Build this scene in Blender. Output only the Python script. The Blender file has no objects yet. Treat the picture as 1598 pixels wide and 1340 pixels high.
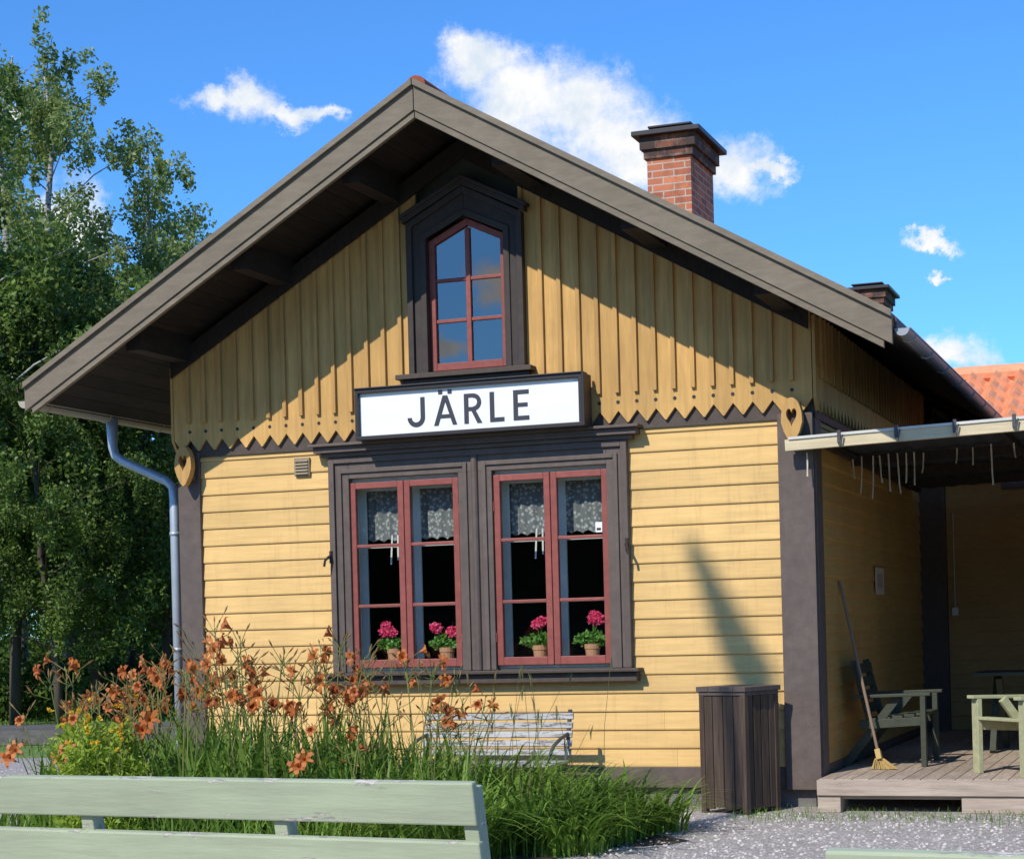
import bpy, math, random
import numpy as np
from mathutils import Vector, Matrix
random.seed(7); rng=np.random.default_rng(7)
sc=bpy.context.scene; COL=sc.collection
sc.view_settings.view_transform='Standard'; sc.view_settings.look='None'; sc.view_settings.exposure=0

# ---------------------------------------------------------------- mesh builder
class MB:
    def __init__(s): s.v=[]; s.f=[]; s.m=[]
    def add(s,vs,fs,mi=0):
        o=len(s.v); s.v.extend([tuple(p) for p in vs])
        for f in fs: s.f.append(tuple(i+o for i in f)); s.m.append(mi)
    def box(s,x0,x1,y0,y1,z0,z1,mi=0):
        vs=[(x,y,z) for z in (z0,z1) for y in (y0,y1) for x in (x0,x1)]
        s.add(vs,[(0,2,3,1),(4,5,7,6),(0,1,5,4),(2,6,7,3),(0,4,6,2),(1,3,7,5)],mi)
    def prism(s,poly,y0,y1,mi=0,axis='y'):
        def P(a,b,t):
            return (a,t,b) if axis=='y' else ((t,a,b) if axis=='x' else (a,b,t))
        n=len(poly); ar=sum(poly[i][0]*poly[(i+1)%n][1]-poly[(i+1)%n][0]*poly[i][1] for i in range(n))
        if ar<0: poly=poly[::-1]
        flip = axis!='y'
        vs=[P(a,b,y0) for a,b in poly]+[P(a,b,y1) for a,b in poly]
        fs=[tuple(range(n)),tuple(range(2*n-1,n-1,-1))]+[(i,i+n,(i+1)%n+n,(i+1)%n) for i in range(n)]
        if flip: fs=[f[::-1] for f in fs]
        s.add(vs,fs,mi)
    def beam(s,p0,p1,w,h,mi=0,up=(0,0,1)):
        p0=Vector(p0);p1=Vector(p1);d=(p1-p0).normalized();u=Vector(up)
        if abs(d.dot(u))>.98: u=Vector((0,1,0))
        a=d.cross(u).normalized();b=a.cross(d).normalized()
        vs=[p+a*(i*w/2)+b*(j*h/2) for p in (p0,p1) for i,j in ((-1,-1),(1,-1),(1,1),(-1,1))]
        s.add(vs,[(3,2,1,0),(4,5,6,7),(0,1,5,4),(1,2,6,5),(2,3,7,6),(3,0,4,7)],mi)
    def tube(s,pts,rs,n=8,mi=0,cap=True):
        pts=[Vector(p) for p in pts]
        if not hasattr(rs,'__len__'): rs=[rs]*len(pts)
        o=len(s.v); ref=None
        for i,p in enumerate(pts):
            d=(pts[min(i+1,len(pts)-1)]-pts[max(i-1,0)]).normalized()
            if ref is None: ref=Vector((1,0,0)) if abs(d.x)<.8 else Vector((0,1,0))
            a=(ref-d*ref.dot(d)).normalized(); b=d.cross(a); ref=a
            for k in range(n):
                t=2*math.pi*k/n; s.v.append(tuple(p+a*(rs[i]*math.cos(t))+b*(rs[i]*math.sin(t))))
        for i in range(len(pts)-1):
            for k in range(n):
                s.f.append((o+i*n+k,o+i*n+(k+1)%n,o+(i+1)*n+(k+1)%n,o+(i+1)*n+k)); s.m.append(mi)
        if cap:
            s.f.append(tuple(o+k for k in range(n))[::-1]); s.m.append(mi)
            s.f.append(tuple(o+(len(pts)-1)*n+k for k in range(n))); s.m.append(mi)
    def obj(s,name,mats,parent=None,smooth=False,world=True,bevel=0,label=None):
        me=bpy.data.meshes.new(name); me.from_pydata(s.v,[],s.f); me.update()
        if not isinstance(mats,(list,tuple)): mats=[mats]
        for m in mats: me.materials.append(m)
        if len(mats)>1: me.polygons.foreach_set('material_index',s.m)
        if smooth: me.polygons.foreach_set('use_smooth',[True]*len(me.polygons))
        o=bpy.data.objects.new(name,me); COL.objects.link(o)
        if parent:
            o.parent=parent
            if world: o.matrix_parent_inverse=PM[parent.name].inverted()
        PM[o.name]=Matrix.Identity(4)
        if bevel:
            b=o.modifiers.new('b','BEVEL'); b.width=bevel; b.segments=2; b.limit_method='ANGLE'
        if label: o['label']=label
        return o
PM={}
def thing(name,loc,label,cat,group=None,rot=0,scale=None):
    e=bpy.data.objects.new(name,None); e.empty_display_size=.2; e.location=loc; e.rotation_euler=(0,0,rot)
    if scale: e.scale=scale
    COL.objects.link(e); e['label']=label; e['category']=cat
    if group: e['group']=group
    PM[e.name]=Matrix.Translation(loc)@Matrix.Rotation(rot,4,'Z')
    return e
def copy_thing(src,loc,rot=0,scale=None,label=None):
    n=src.copy(); COL.objects.link(n); n.location=loc; n.rotation_euler=(0,0,rot)
    if scale: n.scale=scale
    if label: n['label']=label
    def rec(a,b):
        for ch in a.children:
            c=ch.copy(); COL.objects.link(c); c.parent=b; c.matrix_parent_inverse=ch.matrix_parent_inverse.copy(); rec(ch,c)
    rec(src,n)
    return n

# ---------------------------------------------------------------- materials
def newmat(name):
    m=bpy.data.materials.new(name); m.use_nodes=True; nt=m.node_tree; nt.nodes.clear()
    out=nt.nodes.new('ShaderNodeOutputMaterial'); b=nt.nodes.new('ShaderNodeBsdfPrincipled')
    nt.links.new(b.outputs[0],out.inputs[0]); return m,nt,b,out
def N(nt,t,**kw):
    n=nt.nodes.new(t)
    for k,v in kw.items(): setattr(n,k,v)
    return n
def mixc(nt,f,a,b,mode='MIX'):
    n=nt.nodes.new('ShaderNodeMix'); n.data_type='RGBA'; n.blend_type=mode
    for s,val in ((0,f),(6,a),(7,b)):
        if isinstance(val,(float,int)): n.inputs[s].default_value=val
        elif isinstance(val,tuple): n.inputs[s].default_value=(*val[:3],1)
        else: nt.links.new(val,n.inputs[s])
    return n.outputs[2]
def ramp(nt,src,p0,p1,c0=(0,0,0),c1=(1,1,1)):
    r=nt.nodes.new('ShaderNodeValToRGB'); e=r.color_ramp.elements
    e[0].position=p0;e[1].position=p1;e[0].color=(*c0,1);e[1].color=(*c1,1); nt.links.new(src,r.inputs[0]); return r.outputs[0]
def math2(nt,op,a,b=None,c=None):
    n=N(nt,'ShaderNodeMath',operation=op)
    for i,v in enumerate((a,b,c)):
        if v is None: continue
        if isinstance(v,(int,float)): n.inputs[i].default_value=v
        else: nt.links.new(v,n.inputs[i])
    return n.outputs[0]
def coords(nt,scale=(1,1,1)):
    tc=nt.nodes.new('ShaderNodeTexCoord'); mp=nt.nodes.new('ShaderNodeMapping'); mp.inputs['Scale'].default_value=scale
    nt.links.new(tc.outputs['Object'],mp.inputs[0]); return mp.outputs[0]
def noise(nt,vec,scale,detail=4,rough=.6):
    n=N(nt,'ShaderNodeTexNoise'); n.inputs['Scale'].default_value=scale;n.inputs['Detail'].default_value=detail;n.inputs['Roughness'].default_value=rough
    nt.links.new(vec,n.inputs['Vector']); return n.outputs[0]
def paint(name,base,var=.12,grain=(4,4,4),gscale=6,rough=.6,bump=.15,island=.12,flake=None,flake_t=.6,dirt=.25,spec=.3,flake_scale=3,flake_grain=None,edges=None,streak=0):
    m,nt,b,out=newmat(name)
    v=coords(nt,grain); n1=noise(nt,v,gscale,6,.65)
    dark=tuple(c*(1-var*2) for c in base); lite=tuple(min(1,c*(1+var)) for c in base)
    c=mixc(nt,ramp(nt,n1,.3,.7),dark,lite)
    n2=noise(nt,coords(nt),1.7,5,.6)
    c=mixc(nt,ramp(nt,n2,.35,.7,(dirt,)*3,(0,0,0)),c,tuple(x*.55 for x in base))
    if streak: # rain streaks running down the wall
        n5=noise(nt,coords(nt,(9,9,.7)),2.2,6,.7); c=mixc(nt,ramp(nt,n5,.52,.75,(0,)*3,(streak,)*3),c,tuple(x*q for x,q in zip(base,(.5,.45,.5))))
    if island:
        g=N(nt,'ShaderNodeNewGeometry')
        mr=N(nt,'ShaderNodeMapRange'); mr.inputs[3].default_value=1-island; mr.inputs[4].default_value=1+island
        nt.links.new(g.outputs['Random Per Island'],mr.inputs[0])
        hs=N(nt,'ShaderNodeHueSaturation'); nt.links.new(c,hs.inputs['Color']); nt.links.new(mr.outputs[0],hs.inputs['Value']); c=hs.outputs[0]
    h=n1
    if flake:
        n3=noise(nt,coords(nt,flake_grain or (1,3,6)),flake_scale,10,.72)
        if edges: # paint peels first along the board edges (local heights)
            tc=N(nt,'ShaderNodeTexCoord'); sx=N(nt,'ShaderNodeSeparateXYZ'); nt.links.new(tc.outputs['Object'],sx.inputs[0]); d=None
            for e in edges:
                q=math2(nt,'ABSOLUTE',math2(nt,'SUBTRACT',sx.outputs[2],e)); d=q if d is None else math2(nt,'MINIMUM',d,q)
            mr=N(nt,'ShaderNodeMapRange'); mr.inputs[1].default_value=0; mr.inputs[2].default_value=.035; mr.inputs[3].default_value=.085; mr.inputs[4].default_value=-.03; nt.links.new(d,mr.inputs[0])
            n3=math2(nt,'ADD',n3,mr.outputs[0])
        fm=ramp(nt,n3,flake_t,flake_t+.010); rim=ramp(nt,n3,flake_t-.012,flake_t)
        n4=noise(nt,coords(nt,(2,6,14)),9,6,.7)
        fc=mixc(nt,ramp(nt,n4,.42,.58),tuple(x*.5 for x in flake),tuple(min(1,x*1.2) for x in flake)); c=mixc(nt,rim,c,tuple(x*.65 for x in base)); c=mixc(nt,fm,c,fc)
        h=math2(nt,'SUBTRACT',n1,fm)
    nt.links.new(c,b.inputs['Base Color']); b.inputs['Roughness'].default_value=rough; b.inputs['Specular IOR Level'].default_value=spec
    bp_=N(nt,'ShaderNodeBump'); bp_.inputs['Strength'].default_value=bump; bp_.inputs['Distance'].default_value=.01
    nt.links.new(h,bp_.inputs['Height']); nt.links.new(bp_.outputs[0],b.inputs['Normal'])
    return m
def flat(name,c,rough=.6,metal=0,spec=.3):
    m,nt,b,out=newmat(name)
    n=noise(nt,coords(nt),8,4); cc=mixc(nt,n,tuple(x*.8 for x in c),tuple(min(1,x*1.15) for x in c)); nt.links.new(cc,b.inputs['Base Color'])
    b.inputs['Roughness'].default_value=rough;b.inputs['Metallic'].default_value=metal;b.inputs['Specular IOR Level'].default_value=spec
    return m
def leafmat(name,c1,c2,trans=.35,c3=None,spec=.25,ns=.6):
    m,nt,b,out=newmat(name)
    g=N(nt,'ShaderNodeNewGeometry'); c=mixc(nt,g.outputs['Random Per Island'],c1,c2)
    n=noise(nt,coords(nt),ns,3); c=mixc(nt,ramp(nt,n,.35,.65,(.0,)*3,(.55,)*3),c,c3 or tuple(x*.45 for x in c1))
    b.inputs['Roughness'].default_value=.5; b.inputs['Specular IOR Level'].default_value=spec
    nt.links.new(c,b.inputs['Base Color'])
    t=N(nt,'ShaderNodeBsdfTranslucent'); nt.links.new(c,t.inputs[0]); mx=N(nt,'ShaderNodeMixShader'); mx.inputs[0].default_value=trans
    nt.links.new(b.outputs[0],mx.inputs[1]);nt.links.new(t.outputs[0],mx.inputs[2]);nt.links.new(mx.outputs[0],out.inputs[0]); return m
def glassmat(name,fac,tint=(.95,.97,.96)):
    m,nt,b,out=newmat(name); nt.nodes.remove(b)
    tr=N(nt,'ShaderNodeBsdfTransparent'); tr.inputs[0].default_value=(*tint,1)
    gl=N(nt,'ShaderNodeBsdfGlossy'); gl.inputs['Roughness'].default_value=.0; gl.inputs[0].default_value=(1,1,1,1)
    lw=N(nt,'ShaderNodeLayerWeight'); lw.inputs['Blend'].default_value=.5
    ad=math2(nt,'MULTIPLY_ADD',math2(nt,'POWER',lw.outputs['Facing'],4.0),.8,fac)
    mx=N(nt,'ShaderNodeMixShader'); nt.links.new(ad,mx.inputs[0]); nt.links.new(tr.outputs[0],mx.inputs[1]); nt.links.new(gl.outputs[0],mx.inputs[2])
    nt.links.new(mx.outputs[0],out.inputs[0]); return m
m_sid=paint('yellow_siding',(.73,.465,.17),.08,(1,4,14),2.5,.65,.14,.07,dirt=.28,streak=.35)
m_side=paint('shaded_side_siding',(.52,.31,.095),.08,(4,1,14),2.5,.65,.12,.05,dirt=.3,streak=.3)  # siding yellow darkened so the colour carries the porch shade
m_annx=paint('shaded_annex_siding',(.38,.22,.075),.08,(4,1,14),2.5,.65,.12,.05,dirt=.3)  # wing's yellow with the porch shade mixed into the colour
m_gab=paint('yellow_boards',(.63,.365,.115),.12,(12,4,1),2.5,.65,.25,.11,dirt=.4,streak=.4)
m_batt=paint('yellow_battens',(.55,.315,.10),.12,(12,4,1),2.5,.65,.25,.12,dirt=.4,streak=.4)
m_brn=paint('brown_trim',(.088,.064,.050),.12,(3,3,3),5,.6,.2,.08,dirt=.3)
m_cas=paint('brown_casing',(.135,.102,.084),.12,(3,3,3),4,.6,.15,.08,dirt=.35,streak=.25)
m_casd=paint('shaded_brown_casing',(.055,.041,.034),.12,(3,3,3),4,.6,.12,.06,dirt=.3)  # darker copy of the casing brown, holds the shade under the gable overhang
m_barge=paint('barge_paint',(.21,.165,.112),.12,(2,2,8),3,.6,.2,.06,dirt=.4)
m_soff=paint('shaded_soffit_boards',(.032,.022,.016),.25,(9,.8,4),4,.8,.3,.25,dirt=.5)  # near-black tone includes the deep shade below the overhang
m_red=paint('red_sash',(.30,.082,.062),.12,(3,3,3),6,.5,.1,.08,dirt=.3)
m_white=paint('white_paint',(.62,.64,.57),.04,(3,3,3),6,.5,.1,.03,dirt=.15)
m_signw=paint('sign_white',(.82,.82,.80),.02,(1,1,3),3,.4,.03,0,dirt=.08)
m_black=flat('black_paint',(.035,.03,.03),.45)
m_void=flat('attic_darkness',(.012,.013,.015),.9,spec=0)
m_letter=flat('letter_paint',(.045,.045,.055),.5)
m_zinc=flat('galvanised_metal',(.30,.32,.34),.5,.4)
m_pipe=flat('pale_pipe_metal',(.42,.46,.50),.45,.35)
m_beige=flat('beige_gutter',(.38,.34,.26),.55,.1)
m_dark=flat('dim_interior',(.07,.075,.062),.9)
m_plinth=paint('grey_stone',(.20,.19,.18),.2,(2,2,2),5,.9,.6,0,dirt=.4)
m_glass=glassmat('window_glass',.045); m_glassA=glassmat('attic_glass',.15,(.5,.5,.5))
m_terr=flat('terracotta',(.48,.25,.13),.8)
m_pink=leafmat('pink_petals',(.80,.05,.16),(.92,.20,.34),.3,(.70,.04,.13))
m_gerl=leafmat('geranium_leaf',(.10,.26,.035),(.20,.38,.08),.3)
m_binw=paint('dark_brown_planks',(.105,.070,.048),.35,(14,14,1),3,.75,.4,.3,dirt=.5)
m_lite=paint('fresh_wood',(.66,.54,.34),.12,(1,12,12),3,.7,.2,.08,dirt=.15)
m_deck=paint('weathered_deck',(.46,.36,.27),.18,(14,1,4),3,.8,.3,.16,dirt=.35)
m_deckf=paint('weathered_beam',(.48,.38,.29),.18,(1,12,12),3,.8,.3,.14,dirt=.35)
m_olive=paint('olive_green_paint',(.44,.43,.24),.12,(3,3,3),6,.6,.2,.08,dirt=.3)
m_dkolive=paint('shaded_green_paint',(.055,.062,.040),.12,(3,3,3),6,.6,.2,.08,dirt=.3)  # dark green deepened further to stand for the shade on the deck
m_gbench=paint('pale_green_paint',(.41,.45,.295),.07,(1,6,10),2.5,.6,.35,.05,flake=(.52,.47,.40),flake_t=.625,dirt=.35,flake_scale=4.5,flake_grain=(1,2,4),edges=(.815,.95,.63,.766,.437,.585))
m_wbench=paint('worn_white_paint',(.47,.46,.43),.12,(1,8,10),3,.7,.3,.12,flake=(.20,.17,.15),flake_t=.54,dirt=.4,flake_scale=7,flake_grain=(1,4,8))
m_iron=flat('cast_iron',(.07,.07,.07),.5)
m_broomh=flat('broom_handle_wood',(.22,.15,.10),.7); m_straw=flat('straw',(.50,.34,.12),.8)
m_paper=flat('paper',(.62,.52,.40),.8)
m_tarp=flat('dark_tarpaulin',(.04,.044,.052),.6)
m_ribbon=flat('beige_ribbon',(.50,.42,.31),.7)
m_cream=flat('cream_edge_strip',(.58,.56,.50),.6)

def brickmat(name,soot=False):
    m,nt,b,out=newmat(name); tc=nt.nodes.new('ShaderNodeTexCoord'); sx=N(nt,'ShaderNodeSeparateXYZ'); nt.links.new(tc.outputs['Object'],sx.inputs[0])
    ad=N(nt,'ShaderNodeMath',operation='ADD'); nt.links.new(sx.outputs[0],ad.inputs[0]); nt.links.new(sx.outputs[1],ad.inputs[1])
    cb=N(nt,'ShaderNodeCombineXYZ'); nt.links.new(ad.outputs[0],cb.inputs[0]); nt.links.new(sx.outputs[2],cb.inputs[1])
    br=N(nt,'ShaderNodeTexBrick'); nt.links.new(cb.outputs[0],br.inputs['Vector']); br.inputs['Scale'].default_value=1
    br.inputs['Brick Width'].default_value=.25; br.inputs['Row Height'].default_value=.078; br.inputs['Mortar Size'].default_value=.008
    br.inputs['Color1'].default_value=(.60,.20,.09,1); br.inputs['Color2'].default_value=(.36,.11,.055,1); br.inputs['Mortar'].default_value=(.48,.38,.30,1)
    n=noise(nt,coords(nt),4,6,.7); c=mixc(nt,ramp(nt,n,.34 if soot else .48,.52 if soot else .68,(.45 if soot else 0,)*3,(.94 if soot else .5,)*3),br.outputs[0],(.035,.028,.024))
    nt.links.new(c,b.inputs['Base Color']); b.inputs['Roughness'].default_value=.9
    bm=N(nt,'ShaderNodeBump'); bm.inputs['Strength'].default_value=.6; bm.inputs['Distance'].default_value=.01; bm.invert=True
    nt.links.new(br.outputs['Fac'],bm.inputs['Height']); nt.links.new(bm.outputs[0],b.inputs['Normal']); return m
m_brick=brickmat('chimney_brick'); m_soot=brickmat('sooty_brick',True)
m_tile=paint('clay_tile',(.80,.36,.19),.12,(3,3,3),4,.8,.3,.0,dirt=.25)
m_roofs=paint('roof_surface',(.40,.11,.05),.2,(3,3,3),4,.8,.3,.0,dirt=.4)

# ---------------------------------------------------------------- camera
ro=math.radians(1.5); ya=math.radians(20.41)
r0=Vector((math.cos(ya),math.sin(ya),0)); d0=Vector((-math.sin(ya),math.cos(ya),0)); z0=Vector((0,0,1))
Rx=r0*math.cos(ro)-z0*math.sin(ro); Ry=r0*math.sin(ro)+z0*math.cos(ro); Rz=-d0
cam=bpy.data.cameras.new('camera'); co=bpy.data.objects.new('camera',cam); COL.objects.link(co)
mw=Matrix((Rx,Ry,Rz)).transposed().to_4x4(); mw.translation=Vector((2.759,-14.0,1.40)); co.matrix_world=mw
cam.sensor_width=36; cam.lens=2900/1598*36; cam.shift_y=(984-670)/1598; cam.clip_end=2000; cam.clip_start=.1
sc.camera=co
CAM=Vector((2.759,-14.0,1.40))
def atdepth(px,Y):
    X=(px-799)/2900*Y; return Vector((CAM.x,CAM.y,0))+r0*X+d0*Y

# ---------------------------------------------------------------- light
SD=Vector((-.28,-1.05,.90)).normalized()
el=math.asin(SD.z); az=math.atan2(SD.x,SD.y)
sun=bpy.data.lights.new('sun','SUN'); sun.energy=4.5; sun.angle=math.radians(.5); sun.color=(1,.95,.86)
so=bpy.data.objects.new('sun',sun); COL.objects.link(so); so.rotation_euler=(-SD).to_track_quat('-Z','Y').to_euler(); so.location=(0,0,30)
w=bpy.data.worlds.new('World'); sc.world=w; w.use_nodes=True; nt=w.node_tree; nt.nodes.clear()
wo=N(nt,'ShaderNodeOutputWorld'); bg=N(nt,'ShaderNodeBackground'); bg.inputs[1].default_value=.095; nt.links.new(bg.outputs[0],wo.inputs[0])
sky=N(nt,'ShaderNodeTexSky'); sky.sky_type='NISHITA'; sky.sun_disc=False; sky.sun_elevation=el; sky.sun_rotation=az; sky.air_density=1.0; sky.dust_density=.3; sky.ozone_density=2.5
skc=mixc(nt,1.0,sky.outputs[0],(.64,1.34,2.15),'MULTIPLY')
tc=N(nt,'ShaderNodeTexCoord'); sx=N(nt,'ShaderNodeSeparateXYZ'); nt.links.new(tc.outputs['Generated'],sx.inputs[0])
aznode=N(nt,'ShaderNodeMath',operation='ARCTAN2'); nt.links.new(sx.outputs[0],aznode.inputs[0]); nt.links.new(sx.outputs[1],aznode.inputs[1])
elnode=N(nt,'ShaderNodeMath',operation='ARCSINE'); nt.links.new(sx.outputs[2],elnode.inputs[0])
cb=N(nt,'ShaderNodeCombineXYZ'); nt.links.new(aznode.outputs[0],cb.inputs[0]); nt.links.new(elnode.outputs[0],cb.inputs[1])
def snoise(scale,detail,rough):
    z=N(nt,'ShaderNodeTexNoise'); z.inputs['Scale'].default_value=scale; z.inputs['Detail'].default_value=detail; z.inputs['Roughness'].default_value=rough; nt.links.new(cb.outputs[0],z.inputs['Vector']); return z
nz=snoise(24,8,.68)
sb=N(nt,'ShaderNodeVectorMath',operation='SUBTRACT'); nt.links.new(nz.outputs['Color'],sb.inputs[0]); sb.inputs[1].default_value=(.5,.5,.5)
scl=N(nt,'ShaderNodeVectorMath',operation='MULTIPLY'); nt.links.new(sb.outputs[0],scl.inputs[0]); scl.inputs[1].default_value=(.065,.045,0)
wp=N(nt,'ShaderNodeVectorMath',operation='ADD'); nt.links.new(cb.outputs[0],wp.inputs[0]); nt.links.new(scl.outputs[0],wp.inputs[1])
def bear(px,py):
    u=px-799;v=984-py;X=u*math.cos(ro)+v*math.sin(ro);Z=-u*math.sin(ro)+v*math.cos(ro)
    D=r0*X+d0*2900+z0*Z; D.normalize(); return math.atan2(D.x,D.y),math.asin(D.z)
clouds=[(385,158,52,33),(330,154,50,19),(450,182,62,17),(495,182,32,11),(755,98,66,42),(735,80,44,32),(820,145,90,52),(900,170,112,56),(960,220,98,58),(1000,262,105,50),(1145,265,60,42),(1205,258,38,12),(1448,383,40,10),(1455,426,12,7),(1470,556,72,28),(100,360,60,60),(20,180,30,20)]
CL=[(*bear(px,py),rx,ry) for px,py,rx,ry in clouds]
a,e=bear(750,450); ma=math.pi-a
if ma>math.pi: ma-=2*math.pi
CL+=[(ma-.012,e+.004,46,34),(ma+.02,e-.03,50,20)]
prev=None
for (a,e,rx,ry) in CL:
    s1=N(nt,'ShaderNodeVectorMath',operation='SUBTRACT'); nt.links.new(wp.outputs[0],s1.inputs[0]); s1.inputs[1].default_value=(a,e,0)
    s2=N(nt,'ShaderNodeVectorMath',operation='MULTIPLY'); nt.links.new(s1.outputs[0],s2.inputs[0]); s2.inputs[1].default_value=(2900/rx,2900/ry,0)
    s3=N(nt,'ShaderNodeVectorMath',operation='LENGTH'); nt.links.new(s2.outputs[0],s3.inputs[0])
    if prev is None: prev=s3.outputs['Value']
    else:
        mn=N(nt,'ShaderNodeMath',operation='SMOOTH_MIN'); mn.inputs[2].default_value=.3; nt.links.new(prev,mn.inputs[0]); nt.links.new(s3.outputs['Value'],mn.inputs[1]); prev=mn.outputs[0]
fn=snoise(55,7,.68)
mm=N(nt,'ShaderNodeMath',operation='MULTIPLY_ADD'); nt.links.new(fn.outputs[0],mm.inputs[0]); mm.inputs[1].default_value=1.3; nt.links.new(prev,mm.inputs[2])
mask=N(nt,'ShaderNodeMapRange'); mask.interpolation_type='SMOOTHSTEP'; mask.inputs[1].default_value=2.05; mask.inputs[2].default_value=.95; mask.inputs[3].default_value=0; mask.inputs[4].default_value=1; nt.links.new(mm.outputs[0],mask.inputs[0])
cn_=snoise(34,6,.6); ccol=mixc(nt,ramp(nt,cn_.outputs[0],.36,.56),(7.6,8.6,9.8),(10.6,10.6,10.6))
cc=mixc(nt,mask.outputs[0],skc,ccol); nt.links.new(cc,bg.inputs[0])

# ---------------------------------------------------------------- ground
def sheet(name,x0,x1,y0,y1,z,mat):
    mb=MB(); mb.add([(x0,y0,z),(x1,y0,z),(x1,y1,z),(x0,y1,z)],[(0,1,2,3)]); o=mb.obj(name,mat); o['kind']='structure'; return o
m,nt2,b,out=newmat('lawn'); c=mixc(nt2,ramp(nt2,noise(nt2,coords(nt2),1.2,8,.7),.35,.65),(.06,.12,.018),(.17,.25,.05)); nt2.links.new(c,b.inputs['Base Color']); b.inputs['Roughness'].default_value=.95; m_lawn=m
m,nt2,b,out=newmat('gravel')
vo=N(nt2,'ShaderNodeTexVoronoi'); vo.inputs['Scale'].default_value=42; nt2.links.new(coords(nt2),vo.inputs['Vector'])
sep=N(nt2,'ShaderNodeSeparateColor'); nt2.links.new(vo.outputs['Color'],sep.inputs[0])
c=mixc(nt2,sep.outputs[0],(.32,.28,.25),(.56,.51,.46)); c=mixc(nt2,ramp(nt2,vo.outputs['Distance'],.3,.8,(0,)*3,(.5,)*3),c,(.19,.16,.13))
c=mixc(nt2,ramp(nt2,noise(nt2,coords(nt2),.8,5),.45,.7,(0,)*3,(.5,)*3),c,(.26,.215,.17))
nt2.links.new(c,b.inputs['Base Color']); b.inputs['Roughness'].default_value=.95
bm=N(nt2,'ShaderNodeBump'); bm.inputs['Strength'].default_value=.6; bm.inputs['Distance'].default_value=.015; bm.invert=True; nt2.links.new(vo.outputs['Distance'],bm.inputs['Height']); nt2.links.new(bm.outputs[0],b.inputs['Normal']); m_grav=m
m_soil=flat('soil',(.06,.045,.03),.95)
sheet('ground',-400,400,-400,400,0,m_lawn)
sheet('gravel_yard',-14,12,-16,5.2,.004,m_grav)
mb=MB(); pts=[]
for i in range(40):
    t=2*math.pi*i/40; rr=1+.08*math.sin(5*t)+.05*math.sin(9*t+1); pts.append((-3.1+2.5*math.cos(t)*rr,-2.5+1.35*math.sin(t)*rr))
mb.add([(x,y,.008) for x,y in pts],[tuple(range(40))]); o=mb.obj('flower_bed_ground',m_soil); o['kind']='structure'
mb=MB()
for i in range(5200):
    if i<3600: x=random.uniform(-.9,2.6); y=random.uniform(-4.5,-.5)
    else: x=random.uniform(-10,-5.2); y=random.uniform(-2,3.5)
    r=random.uniform(.006,.016); 
    vs=[(x+r*math.cos(k*1.05)*random.uniform(.7,1.2),y+r*math.sin(k*1.05),.004) for k in range(6)]+[(x+r*.4*math.cos(k*2.1),y+r*.4*math.sin(k*2.1),.004+r*.7) for k in range(3)]
    mb.add(vs,[(6,7,8),(0,1,7,6),(1,2,7),(2,3,8,7),(3,4,8),(4,5,6,8),(5,0,6)])
m_peb=paint('pebbles',(.46,.41,.36),.1,(1,1,1),5,.9,.1,.4,dirt=.1)
o=mb.obj('loose_gravel',m_peb); o['kind']='stuff'; o['label']='loose grey gravel stones on the yard'; o['category']='gravel'

# ---------------------------------------------------------------- station house
XL,XR,XC=-5.42,0.0,-2.73
H=thing('station_house',(XC,0,0),'small yellow wooden station house with brown trim and steep roof','house')
def rt(x,off=0): return 5.56-.578*abs(x-XC)-off
mb=MB(); mb.box(XL+.03,XR-.03,.03,20.9,0,.16); mb.obj('foundation',m_plinth,H)
mb=MB(); mb.box(XL,XR-.0,-.035,.0,.15,.31); mb.box(XR,XR+.035,-.035,5.6,.15,.31); mb.box(XL-.035,XL,-.035,20.8,.15,.31); mb.obj('base_board',m_cas,H,bevel=.004)
mb=MB()
y0,y1=0.0,.1
wx0,wx1,wz0,wz1=-3.87,-1.58,1.10,2.70
mb.box(XL,wx0,y0,y1,.16,3.4); mb.box(wx1,XR,y0,y1,.16,3.4); mb.box(wx0,wx1,y0,y1,.16,wz0); mb.box(wx0,wx1,y0,y1,wz1,3.4)
mb.box(-2.86,-2.57,y0,y1,wz0,wz1)
ax0,ax1,az0,az1=XC-.34,XC+.34,3.50,4.74
mb.prism([(XL,3.4),(ax0,3.4),(ax0,rt(ax0,.22)),(XL,rt(XL,.22))],y0,y1)
mb.prism([(XR,3.4),(ax1,3.4),(ax1,rt(ax1,.22)),(XR,rt(XR,.22))],y0,y1)
mb.box(ax0,ax1,y0,y1,3.4,az0)
mb.prism([(ax0,az1),(ax1,az1),(ax1,rt(ax1,.22)),(XC,rt(XC,.22)),(ax0,rt(ax0,.22))],y0,y1)
mb.box(XL,XL+.1,.1,20.9,.16,3.75); mb.box(XR-.1,XR,.1,20.9,.16,3.75); mb.box(XL+.1,XR-.1,20.8,20.9,.16,3.75)
mb.box(XL+.1,XR-.1,3.2,3.3,.16,3.2); mb.box(XL+.1,XR-.1,.1,3.2,3.2,3.3)
mb.obj('wall',m_dark,H)
mb=MB(); mb.box(XL+.1,XR-.1,1.2,1.3,3.3,3.8);mb.box(XC-.6,XC+.6,.25,.3,3.31,4.9); mb.obj('attic_dark_backing',m_void,H)  # near-black boxes added behind the attic glass so it reads dark
def course(mb,x0,x1,z0,z1,axis='front',X=0):
    prof=[(0.002,z0),(-.026,z0),(-.028,z0+.010),(-.013,z1),(0.002,z1)]
    if axis=='front': mb.prism(prof,x0,x1,axis='x')
    elif axis=='right': mb.prism([(X-a,b) for a,b in prof],x0,x1,axis='y')
    else: mb.prism([(X+a,b) for a,b in prof],x0,x1,axis='y')
P=.1445
mb=MB(); z=.312
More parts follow.
